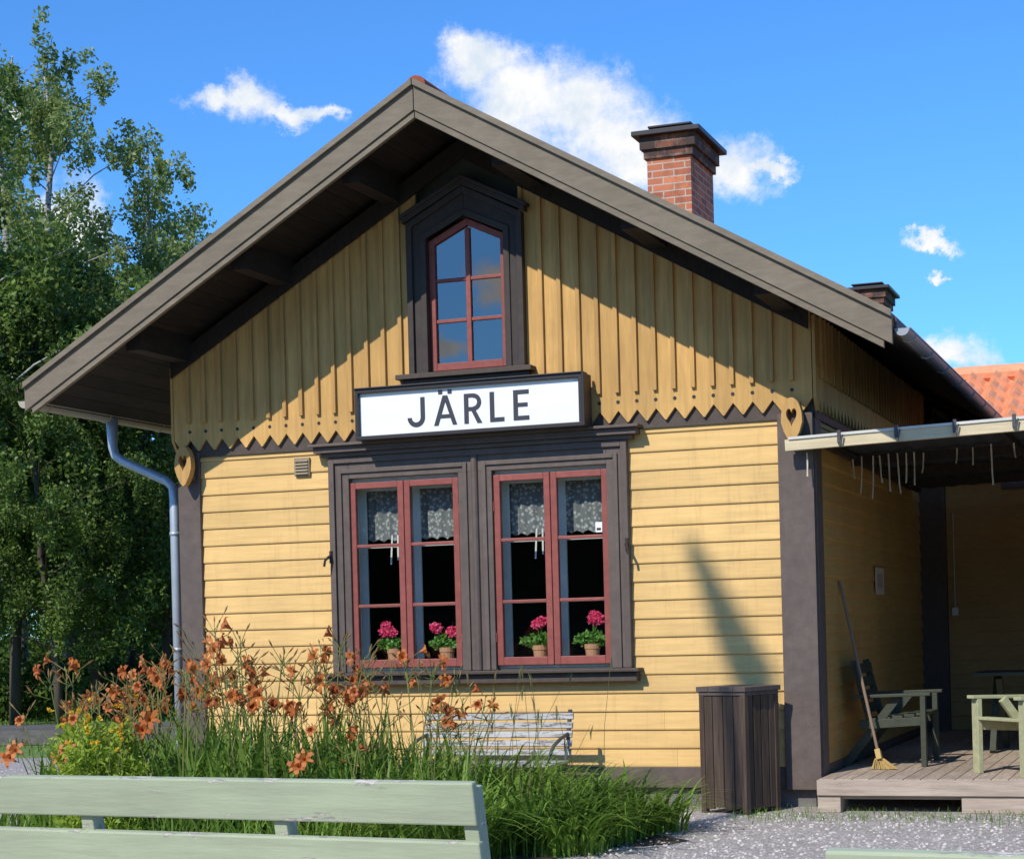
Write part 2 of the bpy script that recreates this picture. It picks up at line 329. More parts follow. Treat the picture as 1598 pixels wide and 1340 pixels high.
while z<2.98:
    z1=min(z+P,3.0)
    if z1>1.12 and z<2.84:
        course(mb,-5.25,-3.97,z,z1); course(mb,-1.47,-.22,z,z1)
    else:
        s=random.uniform(-4.6,-1); course(mb,-5.25,s-.0008,z,z1); course(mb,s+.0008,-.22,z,z1)
    z+=P
mb.obj('siding',m_sid,H)
mb=MB(); z=.312
while z<3.0:
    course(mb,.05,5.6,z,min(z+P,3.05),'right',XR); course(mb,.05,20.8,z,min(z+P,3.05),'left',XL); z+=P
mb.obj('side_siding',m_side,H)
for (a,b_) in ((XL-.03,-5.24),(-.24,XR+.03)):
    mb=MB(); mb.box(a,b_,-.055,-.0,.14,2.99); 
    if a<-5: mb.box(a,a+.03,0,.2,.14,3.0)
    else: mb.box(b_-.03,b_+.012,0,.22,.14,3.0)
    mb.obj('corner_board',m_cas,H,bevel=.004)
mb=MB(); mb.box(-5.3,-.2,-.045,-.0,2.95,3.2); mb.box(XR,XR+.045,.0,5.6,2.95,3.2); mb.obj('frieze_board',m_brn,H)
# gable boards with pointed teeth and battens
mb=MB(); mbt=MB(); nb=36
rowshift=(XR+.04-(XL-.04))/nb
for i in range(nb):
    x0=XL-.04+i*rowshift; x1=x0+rowshift; xm=(x0+x1)/2
    tri=[(x0+.0003,3.098),(xm-.005,3.005),(xm+.005,3.005),(x1-.0003,3.098)]
    def top(x): return rt(x,.2)
    in_w = x1>XC-.36 and x0<XC+.36
    if not in_w: mb.prism(tri+[(x1-.0003,top(x1)),(x0+.0003,top(x0))],-.075,-.046)
    else: mb.prism(tri+[(x1-.0003,3.5),(x0+.0003,3.5)],-.075,-.046)
for i in range(1,nb):
    x=XL-.04+i*rowshift; zt=rt(x,.2); zb=3.235
    if abs(x-XC)<.4: zt=3.48
    mbt.box(x-.017,x+.017,-.106,-.0755,zb,zt)
mb.prism([(XL-.04,4.0-.2),(XC,rt(XC,.2)+0),(XC,rt(XC,.3)),(XL-.04,rt(XL-.04,.3))][::-1],-.046,-.0)
mb.prism([(XR+.04,rt(XR+.04,.2)),(XC,rt(XC,.2)),(XC,rt(XC,.3)),(XR+.04,rt(XR+.04,.3))],-.046,-.0)
y=-.075
while y<5.5:
    mb.prism([(y+.001,3.098),(y+.070,3.005),(y+.081,3.005),(y+.150,3.098),(y+.150,3.72),(y+.001,3.72)],XR+.046,XR+.07,axis='x')
    mbt.box(XR+.071,XR+.10,y+.151-.017,y+.151+.017,3.25,3.72)
    mb.prism([(y+.001,3.098),(y+.070,3.005),(y+.081,3.005),(y+.150,3.098),(y+.150,3.72),(y+.001,3.72)],XL-.07,XL-.046,axis='x')
    y+=.151
mb.obj('gable_boarding',m_gab,H); mbt.obj('batten',m_batt,H,bevel=.003)
mb=MB()
for i in range(1,nb):
    x=XL-.04+i*rowshift
    for (zc,r) in ((3.165,.0145),):
        vs=[(x+r*math.cos(t*math.pi/5),zc+r*math.sin(t*math.pi/5)) for t in range(10)]
        mb.add([(a,-.0785,c_) for a,c_ in vs]+[(a,-.07,c_) for a,c_ in vs],[tuple(range(10))]+[(k,(k+1)%10,(k+1)%10+10,k+10) for k in range(10)])
mb.obj('hole_shade_disc',m_black,H)  # black discs stand for the dark inside the holes
mb=MB()
for sgn in (-1,1):
    e=XL-.03 if sgn<0 else XR+.03
    mb.prism([(e,rt(e,.2)),(XC,rt(XC,.2)),(XC,rt(XC,.36)),(e,rt(e,.36))],-.135,-.1085)
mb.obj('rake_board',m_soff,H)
# roof
EA,EB=-6.26,.80
mb=MB()
for sgn,e in ((-1,EA),(1,EB)):
    mb.prism([(e,rt(e,.0)),(XC,rt(XC,0)),(XC,rt(XC,.09)),(e,rt(e,.09))],-1.04,21.2)
roof=mb.obj('roof',m_roofs,H)
mb=MB(); mb.tube([(XC,-1.04,5.535),(XC,21.2,5.535)],.085,12); mb.obj('ridge_tile',m_roofs,roof)
mb=MB()
for sgn,e in ((-1,EA),(1,EB)):
    n=27
    for i in range(n):
        a=XC+(e-XC)*i/n; b_=XC+(e-XC)*(i+1)/n-.004*sgn
        mb.prism([(a,rt(a,.10)),(b_,rt(b_,.10)),(b_,rt(b_,.125)),(a,rt(a,.125))],-1.04,(21 if abs(a-XC)>2.6 else 0))
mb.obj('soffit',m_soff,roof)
for dx in (.62,1.62,2.6):
    for sgn in (-1,1):
        mb=MB(); x=XC+sgn*dx; zt=rt(x,.13)
        mb.prism([(x-.07,zt+(.04 if sgn>0 else -.04)),(x+.07,zt-(.04 if sgn>0 else -.04)),(x+.07,zt-.17),(x-.07,zt-.17)],-.90,.0)
        mb.obj('purlin',m_soff,roof)
mb=MB()
for sgn,e in ((-1,EA+.08),(1,EB-.08)):
    mb.prism([(e,rt(e,.126)),(XC,rt(XC,.126)),(XC,rt(XC,.20)),(e,rt(e,.20))],-.99,-.91)
mb.obj('rafter',m_soff,roof)
mb=MB()
for sgn,e in ((-1,EA),(1,EB)):
    g=.003*sgn
    mb.prism([(e,rt(e,.0)),(XC+g,rt(XC,0)),(XC+g,rt(XC,.215)),(e,rt(e,.215))],-1.085,-1.042)
    mb.prism([(e,rt(e,-.02)),(XC+g,rt(XC,-.02)),(XC+g,rt(XC,.03)),(e,rt(e,.03))],-1.115,-1.086)
    e2=e-sgn*.06
    mb.prism([(e2,rt(e2,.216)),(XC+g,rt(XC,.216)),(XC+g,rt(XC,.27)),(e2,rt(e2,.27))],-1.07,-1.03)
mb.obj('bargeboard',m_barge,roof,bevel=.003)
def gutter(x,ya_,yb,z,r,mat,name='gutter'):
    mb=MB(); n=8; vs=[];fs=[]
    for yy in (ya_,yb):
        for rr in (r,r-.006):
            for k in range(n+1):
                t=math.pi+math.pi*k/n; vs.append((x+rr*math.cos(t),yy,z+rr*math.sin(t)))
    m_=n+1
    for k in range(n):
        fs+=[(k,k+1,2*m_+k+1,2*m_+k),(m_+k+1,m_+k,3*m_+k,3*m_+k+1),(k,m_+k,m_+k+1,k+1)]
    fs+=[(0,2*m_,3*m_,m_),(n,m_+n,3*m_+n,2*m_+n)]
    mb.add(vs,fs); mb.tube([(x-r,ya_,z),(x-r,yb,z)],.006,6); mb.tube([(x+r,ya_,z),(x+r,yb,z)],.008,6)
    yy=ya_+.3
    while yy<yb:
        mb.tube([(x+(r+.004)*math.cos(math.pi+math.pi*k/6),yy,z+(r+.004)*math.sin(math.pi+math.pi*k/6)) for k in range(7)],.006,5); yy+=.9
    mb.prism([(x+r*math.cos(math.pi+math.pi*k/n),z+r*math.sin(math.pi+math.pi*k/n)) for k in range(n+1)],ya_-.004,ya_)
    return mb.obj(name,mat,roof,smooth=False)
gutter(XR+.855,-1.0,6.0,3.42,.052,m_zinc); gutter(XL-.90,-1.0,21,3.40,.06,m_beige)
mb=MB(); mb.box(EB+.002,EB+.02,-1.0,20.5,3.38,3.50); mb.box(EA-.02,EA-.002,-1.0,20.5,3.38,3.50); mb.obj('fascia',m_brn,roof)
mb=MB(); gx=XL-.88
mb.tube([(gx,.28,3.38),(gx,.28,3.12),(gx+.03,.27,3.05),(gx+.12,.25,2.99),(-5.66,.12,2.78),(-5.58,.08,2.72),(-5.56,.06,2.62),(-5.56,.06,.12)],[.055,.04,.04,.04,.04,.04,.04,.04],12)
for z in (2.3,1.3,.5): mb.tube([(-5.56,.06,z),(-5.56,.06,z+.03)],.046,12)
mb.obj('downpipe',m_pipe,H,smooth=True)
def chimney(x0,x1,ya_,yb,zt):
    mb=MB(); mb.box(x0,x1,ya_,yb,5.1,zt-.34)
    mb.box(x0-.03,x1+.03,ya_-.03,yb+.03,zt-.34,zt-.24,1); mb.box(x0-.065,x1+.065,ya_-.065,yb+.065,zt-.24,zt-.10,1)
    mb.obj('chimney',[m_brick,m_soot],roof)
    mb=MB(); mb.box(x0-.14,x1+.14,ya_-.14,yb+.14,zt-.10,zt-.045); mb.box(x0+.04,x1-.04,ya_+.1,yb-.1,zt-.045,zt+.02); mb.box(x0+.0,x1-.0,ya_+.05,yb-.05,zt+.02,zt+.045)
    mb.obj('chimney_cap',m_black,roof,bevel=.008)
chimney(-2.93,-2.43,6.0,7.0,6.95); chimney(-2.95,-2.40,19,20,7.34)
# windows
W=bpy.data.objects.new('window',None); COL.objects.link(W); W.parent=H; W.matrix_parent_inverse=PM[H.name].inverted(); PM['window']=Matrix.Identity(4)
mb=MB()
fx0,fx1,fz0,fz1=-4.01,-1.43,1.09,2.87
mb.box(fx0,fx0+.175,-.060,.0,fz0,fz1); mb.box(fx1-.175,fx1,-.060,.0,fz0,fz1); mb.box(fx0+.175,fx1-.175,-.060,.0,2.69,fz1)
mb.box(-2.86,-2.57,-.060,.0,fz0,2.69)
for (a,b_) in ((fx0,fx0+.05),(fx1-.05,fx1)): mb.box(a,b_,-.085,-.061,fz0,fz1-.0)
mb.box(fx0+.05,fx1-.05,-.085,-.061,fz1-.05,fz1)
for (a,b_) in ((-3.93,-2.78),(-2.65,-1.51)):
    mb.box(a,a+.035,-.078,-.0605,fz0,2.77); mb.box(b_-.035,b_,-.078,-.0605,fz0,2.77); mb.box(a+.035,b_-.035,-.078,-.0605,2.735,2.77)
mb.tube([(-2.715,-.062,fz0),(-2.715,-.062,2.82)],.03,10)
mb.box(-4.06,-1.38,-.11,.0,2.872,2.905); mb.box(-4.11,-1.33,-.15,-.0,2.906,2.955); mb.box(-4.14,-1.30,-.19,-.0,2.956,2.978)
mb.obj('frame',m_cas,W,bevel=.004)
mb=MB(); mb.box(-4.08,-1.35,-.17,-.0,1.06,1.088); mb.box(-4.05,-1.38,-.12,-.0,.985,1.059); mb.obj('sill',m_brn,W,bevel=.006)
for (a,b_) in ((-3.84,-2.87),(-2.565,-1.605)):
    mid=(a+b_)/2
    mb=MB()
    for (c_,d_) in ((a,mid-.003),(mid+.003,b_)):
        w_=.052; z0,z1=1.125,2.655
        mb.box(c_,c_+w_,-.035,.012,z0,z1); mb.box(d_-w_,d_,-.035,.012,z0,z1); mb.box(c_+w_,d_-w_,-.035,.012,z1-w_,z1); mb.box(c_+w_,d_-w_,-.035,.012,z0,z0+.065)
        for zz in (2.13,1.635): mb.box(c_+w_,d_-w_,-.03,.010,zz-.013,zz+.013)
    for zz in (1.35,2.4):
        for xx in (a-.004,b_+.004): mb.tube([(xx,-.04,zz-.04),(xx,-.04,zz+.04)],.009,6)
    mb.obj('sash',m_red,W,bevel=.005)
    mb=MB(); mb.add([(a+.05,-.006,1.19),(b_-.05,-.006,1.19),(b_-.05,-.006,2.60),(a+.05,-.006,2.60)],[(0,1,2,3)]); mb.obj('glass',m_glass,W)
    mb=MB()
    for (c_,d_) in ((a-.0,mid-.003),(mid+.003,b_+.0)):
        w_=.062; z0,z1=1.125,2.655; Y0,Y1=.145,.17
        mb.box(c_,c_+w_,Y0,Y1,z0,z1); mb.box(d_-w_,d_,Y0,Y1,z0,z1); mb.box(c_+w_,d_-w_,Y0,Y1,z1-w_,z1); mb.box(c_+w_,d_-w_,Y0,Y1,z0,z0+w_)
        for zz in (2.13,1.635): mb.box(c_+w_,d_-w_,Y0,Y1,zz-.012,zz+.012)
    mb.box(a-.03,a-.001,.012,.20,1.10,2.70); mb.box(b_+.001,b_+.03,.012,.20,1.10,2.70); mb.box(a,b_,.012,.30,1.10,1.124); mb.box(a,b_,.012,.20,2.66,2.70)
    mb.obj('inner_frame',m_white,W,bevel=.003)
mb=MB(); mb.box(-1.72,-1.665,-.0125,-.0095,2.16,2.24,0); mb.box(-1.71,-1.675,-.0135,-.0126,2.175,2.195,1); mb.obj('sticker',[m_signw,m_black],W)
for x,s_ in ((-4.0,-1),(-1.44,1)):
    mb=MB(); mb.tube([(x,-.085,2.06),(x+.0,-.13,2.05),(x+s_*.02,-.16,2.02),(x+s_*.03,-.16,1.97)],.011,6); mb.tube([(x,-.088,2.0),(x,-.088,2.10)],.016,6); mb.obj('hook',m_black,W)
A=bpy.data.objects.new('attic_window',None); COL.objects.link(A); A.parent=H; A.matrix_parent_inverse=PM[H.name].inverted(); PM['attic_window']=Matrix.Identity(4)
def gothic(mb,hw,zb,zs,za,wi,ya_,yb,bot=.05):
    za2=za-wi*1.15; k=(za-zs)/hw; zi_s=za2-k*(hw-wi)
    mb.prism([(XC-hw,zb),(XC-hw+wi,zb),(XC-hw+wi,zi_s),(XC,za2),(XC,za),(XC-hw,zs)],ya_,yb)
    mb.prism([(XC+hw,zb),(XC+hw-wi,zb),(XC+hw-wi,zi_s),(XC,za2),(XC,za),(XC+hw,zs)],ya_,yb)
    if bot: mb.prism([(XC-hw+wi,zb),(XC+hw-wi,zb),(XC+hw-wi,zb+bot),(XC-hw+wi,zb+bot)],ya_,yb)
mb=MB()
gothic(mb,.50,3.50,4.72,4.98,.165,-.115,-.0,0)
gothic(mb,.50,3.50,4.72,4.98,.05,-.145,-.1155,0)
gothic(mb,.385,3.50,4.62,4.80,.05,-.13,-.1155,0)
for sgn in (-1,1):
    for (o1,o2,yy,ex) in ((0,.045,-.155,.03),(.045,.075,-.17,.05)):
        e=XC+sgn*(.50+ex); k=.50; zc=4.985
        mb.prism([(XC,zc+o1),(XC,zc+o2),(e,zc+o2-k*(.5+ex)),(e,zc+o1-k*(.5+ex))],yy,-.0)
mb.obj('frame',m_casd,A,bevel=.004)
mb=MB(); mb.box(XC-.60,XC+.57,-.20,-.0,3.455,3.495); mb.box(XC-.56,XC+.53,-.15,-.0,3.40,3.454); mb.obj('sill',m_brn,A,bevel=.004)
mb=MB(); gothic(mb,.335,3.52,4.575,4.735,.05,-.06,-.01,.06)
mb.box(XC-.02,XC+.02,-.055,-.012,3.58,4.66)
for zz in (4.25,3.92): mb.box(XC-.285,XC-.021,-.05,-.014,zz-.014,zz+.014); mb.box(XC+.021,XC+.285,-.05,-.014,zz-.014,zz+.014)
mb.obj('sash',m_red,A,bevel=.004)
mb=MB(); mb.add([(XC-.3,-.032,3.56),(XC+.3,-.032,3.56),(XC+.3,-.032,4.56),(XC,-.032,4.69),(XC-.3,-.032,4.56)],[(0,1,2,3,4)]); mb.obj('glass',m_glassA,A)
def heart(cx,zc,w_=.080,rz=.17):
    mb=MB(); n=40; outer=[];inner=[]
    for i in range(n):
        t=2*math.pi*i/n; hx=16*math.sin(t)**3; hz=13*math.cos(t)-5*math.cos(2*t)-2*math.cos(3*t)-math.cos(4*t)
        inner.append((cx+hx/16*w_*.50,zc+.03+hz/16*w_*.95))
        q=math.atan2(inner[-1][1]-zc,(inner[-1][0]-cx)*1.9)
        zz=rz*math.sin(q); xx=w_*math.cos(q)
        if zz<-.03: xx*=max(.5,1+(zz+.03)*2.6)
        outer.append((cx+xx,zc+zz))
    ya_,yb=-.19,-.12
    vs=[(a,ya_,b_) for a,b_ in outer]+[(a,ya_,b_) for a,b_ in inner]+[(a,yb,b_) for a,b_ in outer]+[(a,yb,b_) for a,b_ in inner]
    fs=[]
    for i in range(n):
        j=(i+1)%n; fs+=[(i,j,n+j,n+i),(2*n+j,2*n+i,3*n+i,3*n+j),(j,i,2*n+i,2*n+j),(n+i,n+j,3*n+j,3*n+i)]
    mb.add(vs,fs); mb.box(cx-.05,cx+.05,-.119,-.05,zc-.12,zc+.14,1)
    return mb.obj('heart_bracket',[m_batt,m_brn],H)
heart(-5.32,2.87); heart(-.10,2.925)
mb=MB(); mb.box(-4.34,-4.20,-.045,-.02,2.74,2.89)
for k in range(5): mb.prism([(-.045,2.755+k*.026),(-.062,2.752+k*.026),(-.045,2.772+k*.026)],-4.33,-4.21,axis='x')
mb.obj('vent',paint('vent_metal',(.30,.24,.16),.1,dirt=.3),H)
mb=MB(); mb.box(.0,.28,5.58,5.69,.16,3.2); mb.obj('corner_board',m_brn,H)
mb=MB(); mb.box(.034,.037,2.62,3.08,1.64,1.88); mb.box(.0375,.0385,2.70,3.0,1.70,1.83,1); mb.obj('notice',[m_paper,flat('notice_print',(.45,.36,.26))],H)

# ---------------------------------------------------------------- rear wing
WG=thing('station_annex',(3.2,8.2,0),'low yellow wooden wing with orange clay tile roof','building')
mb=MB(); mb.box(.1,6.4,5.72,10.7,.16,2.95); mb.box(.1,6.4,5.74,10.6,0,.16); 
for x in (.1,6.38): mb.prism([(5.72,2.95),(10.7,2.95),(8.2,4.15)],x,x+.02,axis='x')
mb.obj('wall',m_dark,WG)
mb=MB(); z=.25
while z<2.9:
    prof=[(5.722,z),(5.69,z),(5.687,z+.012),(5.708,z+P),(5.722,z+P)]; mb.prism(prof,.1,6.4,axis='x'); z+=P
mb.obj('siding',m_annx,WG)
mb=MB(); mb.box(5.66,5.72,-.2,5.6,.25,2.85); mb.obj('unseen_shade_wall',m_annx,WG)  # out-of-view wall added to keep light off the porch
mb=MB(); 
def pant(ya_,za_,yb,zb):
    nx=int(9/.03); vs=[];fs=[]; rows=9; L_=math.hypot(yb-ya_,zb-za_); uy=(yb-ya_)/L_;uz=(zb-za_)/L_; nvec=(0,-uz,uy)
    if nvec[2]<0: nvec=(0,uz,-uy)
    rr=[]
    for r in range(rows):
        rr.append((r/rows,.06)); rr.append(((r+1)/rows-.002,.0))
    for (t,lift) in rr:
        for i in range(nx+1):
            x=-2.2+i*.03; ph=(x/.27)%1; wv=.06*math.sin(2*math.pi*ph)+.022*math.sin(4*math.pi*ph)
            h=wv+lift; vs.append((x,ya_+(yb-ya_)*t+nvec[1]*h,za_+(zb-za_)*t+nvec[2]*h))
    m_=nx+1
    for r in range(len(rr)-1):
        for i in range(nx): fs.append((r*m_+i,r*m_+i+1,(r+1)*m_+i+1,(r+1)*m_+i))
    mb.add(vs,fs)
pant(5.15,2.85,8.2,4.22); pant(11.25,2.85,8.2,4.22)
mb.tube([(-2.3,8.2,4.24),(6.9,8.2,4.24)],.10,10)
mb.obj('roof',m_tile,WG,smooth=False)
mb=MB(); mb.box(.9,6.8,5.1,5.16,2.68,2.82); mb.obj('fascia',m_brn,WG)
mb=MB(); mb.box(.32,.38,5.66,5.686,1.44,1.52); mb.tube([(.35,5.675,1.52),(.35,5.675,2.5)],.004,6); mb.obj('junction_box',m_white,WG)

# ---------------------------------------------------------------- station sign
S=thing('station_sign',(-2.68,-.22,2.98),'white framed station name sign reading JÄRLE above the windows','sign')
mb=MB(); a,b_,c_,d_=-3.65,-1.71,2.975,3.385
mb.box(a,b_,-.235,-.205,c_,d_); 
mb.box(a,b_,-.30,-.236,c_,c_+.032); mb.box(a,b_,-.30,-.236,d_-.032,d_); mb.box(a,a+.030,-.30,-.236,c_+.032,d_-.032); mb.box(b_-.030,b_,-.30,-.236,c_+.032,d_-.032)
mb.box(a-.012,b_+.012,-.315,-.19,d_,d_+.012); mb.box(b_-.0,b_+.02,-.31,-.12,c_,d_)
mb.obj('sign_frame',m_black,S,bevel=.004)
mb=MB(); mb.box(a+.0305,b_-.0305,-.262,-.2355,c_+.0325,d_-.0325); mb.obj('sign_panel',m_signw,S)
def lx(p): return -3.20+(p-630)*1.045/200
zb,zt_=3.055,3.292; sw=.037; Hh=zt_-zb
mb=MB(); YA,YB=-.267,-.2622
def lbox(x0,x1,z0,z1): mb.box(x0,x1,YA,YB,z0,z1)
def arc(cx,cz,rx,rz,t0,t1,wx,n=14):
    for k in range(n):
        ta=t0+(t1-t0)*k/n; tb=t0+(t1-t0)*(k+1)/n
        q=[(cx+rx*math.cos(ta),cz+rz*math.sin(ta)),(cx+rx*math.cos(tb),cz+rz*math.sin(tb)),(cx+(rx-wx)*math.cos(tb),cz+(rz-wx)*math.sin(tb)),(cx+(rx-wx)*math.cos(ta),cz+(rz-wx)*math.sin(ta))]
        mb.prism(q,YA,YB)
x0,x1=lx(630),lx(659); r=(x1-x0)/2
lbox(x1-sw,x1,zb+r,zt_); arc(x0+r,zb+r,r,r,math.pi*1.0,2*math.pi,sw)
x0,x1=lx(674),lx(712); xm=(x0+x1)/2
mb.prism([(x0,zb),(x0+sw,zb),(xm,zt_-.05),(xm,zt_),(xm-.020,zt_)],YA,YB); mb.prism([(x1,zb),(x1-sw,zb),(xm+.0005,zt_-.05),(xm+.0005,zt_),(xm+.020,zt_)],YA,YB)
mb.box(x0+.045,x1-.045,YA+.0004,YB,zb+.056,zb+.056+.030)
lbox(xm-.058,xm-.023,zt_+.012,zt_+.044); lbox(xm+.023,xm+.058,zt_+.012,zt_+.044)
x0,x1=lx(724),lx(752); lbox(x0,x0+sw,zb,zt_); rr_=.069
lbox(x0+sw,x1-rr_,zt_-.031,zt_); lbox(x0+sw,x1-rr_,zt_-2*rr_,zt_-2*rr_+.031); arc(x1-rr_,zt_-rr_,rr_,rr_,-math.pi/2,math.pi/2,.034)
mb.prism([(x0+.062,zt_-2*rr_),(x0+.062+sw,zt_-2*rr_),(x1+.006,zb),(x1-.036,zb)],YA,YB)
x0,x1=lx(766),lx(789); lbox(x0,x0+sw,zb,zt_); lbox(x0+sw,x1,zb,zb+.033)
x0,x1=lx(804),lx(829); lbox(x0,x0+sw,zb,zt_); lbox(x0+sw,x1,zb,zb+.033); lbox(x0+sw,x1,zt_-.033,zt_); lbox(x0+sw,x1-.012,zb+Hh/2-.014,zb+Hh/2+.017)
mb.obj('lettering',m_letter,S)

# ---------------------------------------------------------------- curtains
m,nt2,b,out=newmat('lace'); b.inputs['Base Color'].default_value=(.62,.65,.62,1); b.inputs['Roughness'].default_value=.9
vo=N(nt2,'ShaderNodeTexVoronoi'); vo.inputs['Scale'].default_value=30; nt2.links.new(coords(nt2),vo.inputs['Vector'])
tl=N(nt2,'ShaderNodeBsdfTranslucent'); tl.inputs[0].default_value=(.6,.62,.6,1)
m1=N(nt2,'ShaderNodeMixShader'); m1.inputs[0].default_value=.3; nt2.links.new(b.outputs[0],m1.inputs[1]); nt2.links.new(tl.outputs[0],m1.inputs[2])
tr=N(nt2,'ShaderNodeBsdfTransparent'); mx=N(nt2,'ShaderNodeMixShader'); 
r_=ramp(nt2,vo.outputs['Distance'],.25,.5,(.85,)*3,(.35,)*3); nt2.links.new(r_,mx.inputs[0]); nt2.links.new(tr.outputs[0],mx.inputs[1]); nt2.links.new(m1.outputs[0],mx.inputs[2]); nt2.links.new(mx.outputs[0],out.inputs[0]); m_lace=m
for (a,b_) in ((-3.84,-2.87),(-2.565,-1.605)):
    C_=thing('curtain',((a+b_)/2,.13,2.6),'short white lace curtain hanging inside a window','curtain','lace curtains in the windows')
    mb=MB(); n=60
    vs=[];fs=[]
    for i in range(n+1):
        x=a+.005+(b_-a-.01)*i/n; yy=.190+.010*math.sin(i*1.1)+.005*math.sin(i*.37)
        zb_=2.17+.022*abs(math.sin(i*math.pi/6))
        vs+=[(x,yy,2.65),(x,yy+.002,2.4),(x,yy+.003,zb_)]
    for i in range(n): fs+=[(3*i,3*i+1,3*i+4,3*i+3),(3*i+1,3*i+2,3*i+5,3*i+4)]
    mb.add(vs,fs); mb.obj('lace_panel',m_lace,C_)
    mb=MB()
    for q in (0,1,2): 
        x=a+.30+.05*q; mb.beam((x,.135,2.22),(x+.015*(q-1),.132,1.98+.03*q),.014,.003)
    mb.obj('tie_ribbon',m_white,C_)
    mb=MB(); mb.tube([(a+.002,.19,2.648),(b_-.002,.19,2.648)],.008,6); mb.obj('curtain_rod',m_white,C_)

# ---------------------------------------------------------------- geranium pots
def leafcloud(centers,radii,counts,size,rg=rng,elong=1.0):
    V=[]
    for c_,r,n in zip(centers,radii,counts):
        p=rg.normal(size=(n,3)); p/=np.linalg.norm(p,axis=1)[:,None]; p*= (rg.random(n)**.45)[:,None]*np.array(r)
        p+=np.array(c_); V.append(p)
    P_=np.concatenate(V); n=len(P_)
    a=rg.normal(size=(n,3)); a/=np.linalg.norm(a,axis=1)[:,None]; b=rg.normal(size=(n,3)); b-=a*(a*b).sum(1)[:,None]; b/=np.linalg.norm(b,axis=1)[:,None]
    s=(size*(.6+.8*rg.random(n)))[:,None]
    return np.stack([P_-a*s*elong,P_-b*s*.55,P_+a*s*elong,P_+b*s*.55],axis=1).reshape(-1,3)
def quadmesh(name,q,mat,parent=None,world=True):
    n=len(q)//4; me=bpy.data.meshes.new(name); me.vertices.add(len(q)); me.vertices.foreach_set('co',q.astype(np.float32).ravel())
    me.loops.add(n*4); me.loops.foreach_set('vertex_index',np.arange(n*4,dtype=np.int32)); me.polygons.add(n); me.polygons.foreach_set('loop_start',np.arange(0,n*4,4,dtype=np.int32)); me.update(calc_edges=True)
    me.materials.append(mat); o=bpy.data.objects.new(name,me); COL.objects.link(o); PM[o.name]=Matrix.Identity(4)
    if parent:
        o.parent=parent
        if world: o.matrix_parent_inverse=PM[parent.name].inverted()
    return o
for (x,fl,tall) in ((-3.52,2,.12),(-3.05,1,.10),(-2.24,1,.16),(-1.80,3,.24)):
    G=thing('geranium_pot',(x,.078,1.125),'pink geranium in a terracotta pot on the window sill','potted plant','geraniums on the window sill')
    mb=MB(); mb.tube([(0,0,0),(0,0,.115),(0,0,.117),(0,0,.155)],[.046,.058,.063,.065],16); mb.obj('pot',m_terr,G,smooth=False,world=False)
    q=leafcloud([(0,-.01,.20),(0.05,-.01,.19),(-.06,-.02,.19)],[(.10,.045,.055)]*3,[120,90,90],.026); quadmesh('foliage',q,m_gerl,G,world=False)
    cs=[];rs=[];cn=[]
    for k in range(fl+1):
        cs.append((random.uniform(-.08,.08),-.04,.24+tall*random.uniform(.4,1.0))); rs.append((.055,.026,.045)); cn.append(140)
    quadmesh('flower',leafcloud(cs,rs,cn,.016),m_pink,G,world=False)
    mb=MB(); 
    for c_ in cs: mb.tube([(0,0,.15),c_],.003,5)
    mb.obj('stem',m_gerl,G,world=False)

# ---------------------------------------------------------------- canopy
CN=thing('canopy',(1.2,2,0),'light wooden canopy with dark tarpaulin roof beside the house','canopy')
mb=MB(); mb.beam((-.15,-.19,2.735),(5.6,-.19,2.895),.05,.085); mb.beam((5.55,-.17,2.79),(5.55,5.0,2.79),.05,.09); mb.obj('beam',m_lite,CN,bevel=.003)
mb=MB()
for yy in (1.2,2.6,4.1): mb.beam((.1,yy,2.71),(5.5,yy,2.79),.05,.08)
for xx in (.12,1.4,2.7,4.1): mb.beam((xx,-.14,2.74+xx*.028),(xx,4.9,2.70+xx*.028),.045,.05)
mb.obj('rafter',m_soff,CN)
mb=MB(); n=140; vs=[];fs=[]
for i in range(n+1):
    x=-.12+5.8*i/n; zz=2.782+.028*(x+.15)+.008*math.sin(i*1.3)
    vs+=[(x,-.21,zz+.006*math.sin(i*.9)),(x,5.05,zz-.05)]
for i in range(n): fs.append((2*i,2*i+2,2*i+3,2*i+1))
mb.add(vs,fs); cs_=mb.obj('roof_sheet',m_tarp,CN)
sm=cs_.modifiers.new('s','SOLIDIFY'); sm.thickness=.010
mb=MB(); mb.beam((-.12,-.222,2.785),(5.6,-.222,2.945),.010,.020); mb.obj('edge_strip',m_cream,CN)
for x in (.26,.68,1.1,1.52,2.0): 
    mb=MB(); mb.box(x-.012,x+.012,-.240,-.19,2.72+.03*x,2.815+.03*x); mb.tube([(x+.03,-.245,2.78+.03*x),(x+.01,-.245,2.69+.03*x)],.007,5)
    mb.obj('clamp',m_iron,CN)
for y in (-.1,4.9):
    mb=MB(); mb.beam((5.5,y,0.25),(5.5,y,2.82),.09,.09); mb.obj('post',m_lite,CN)
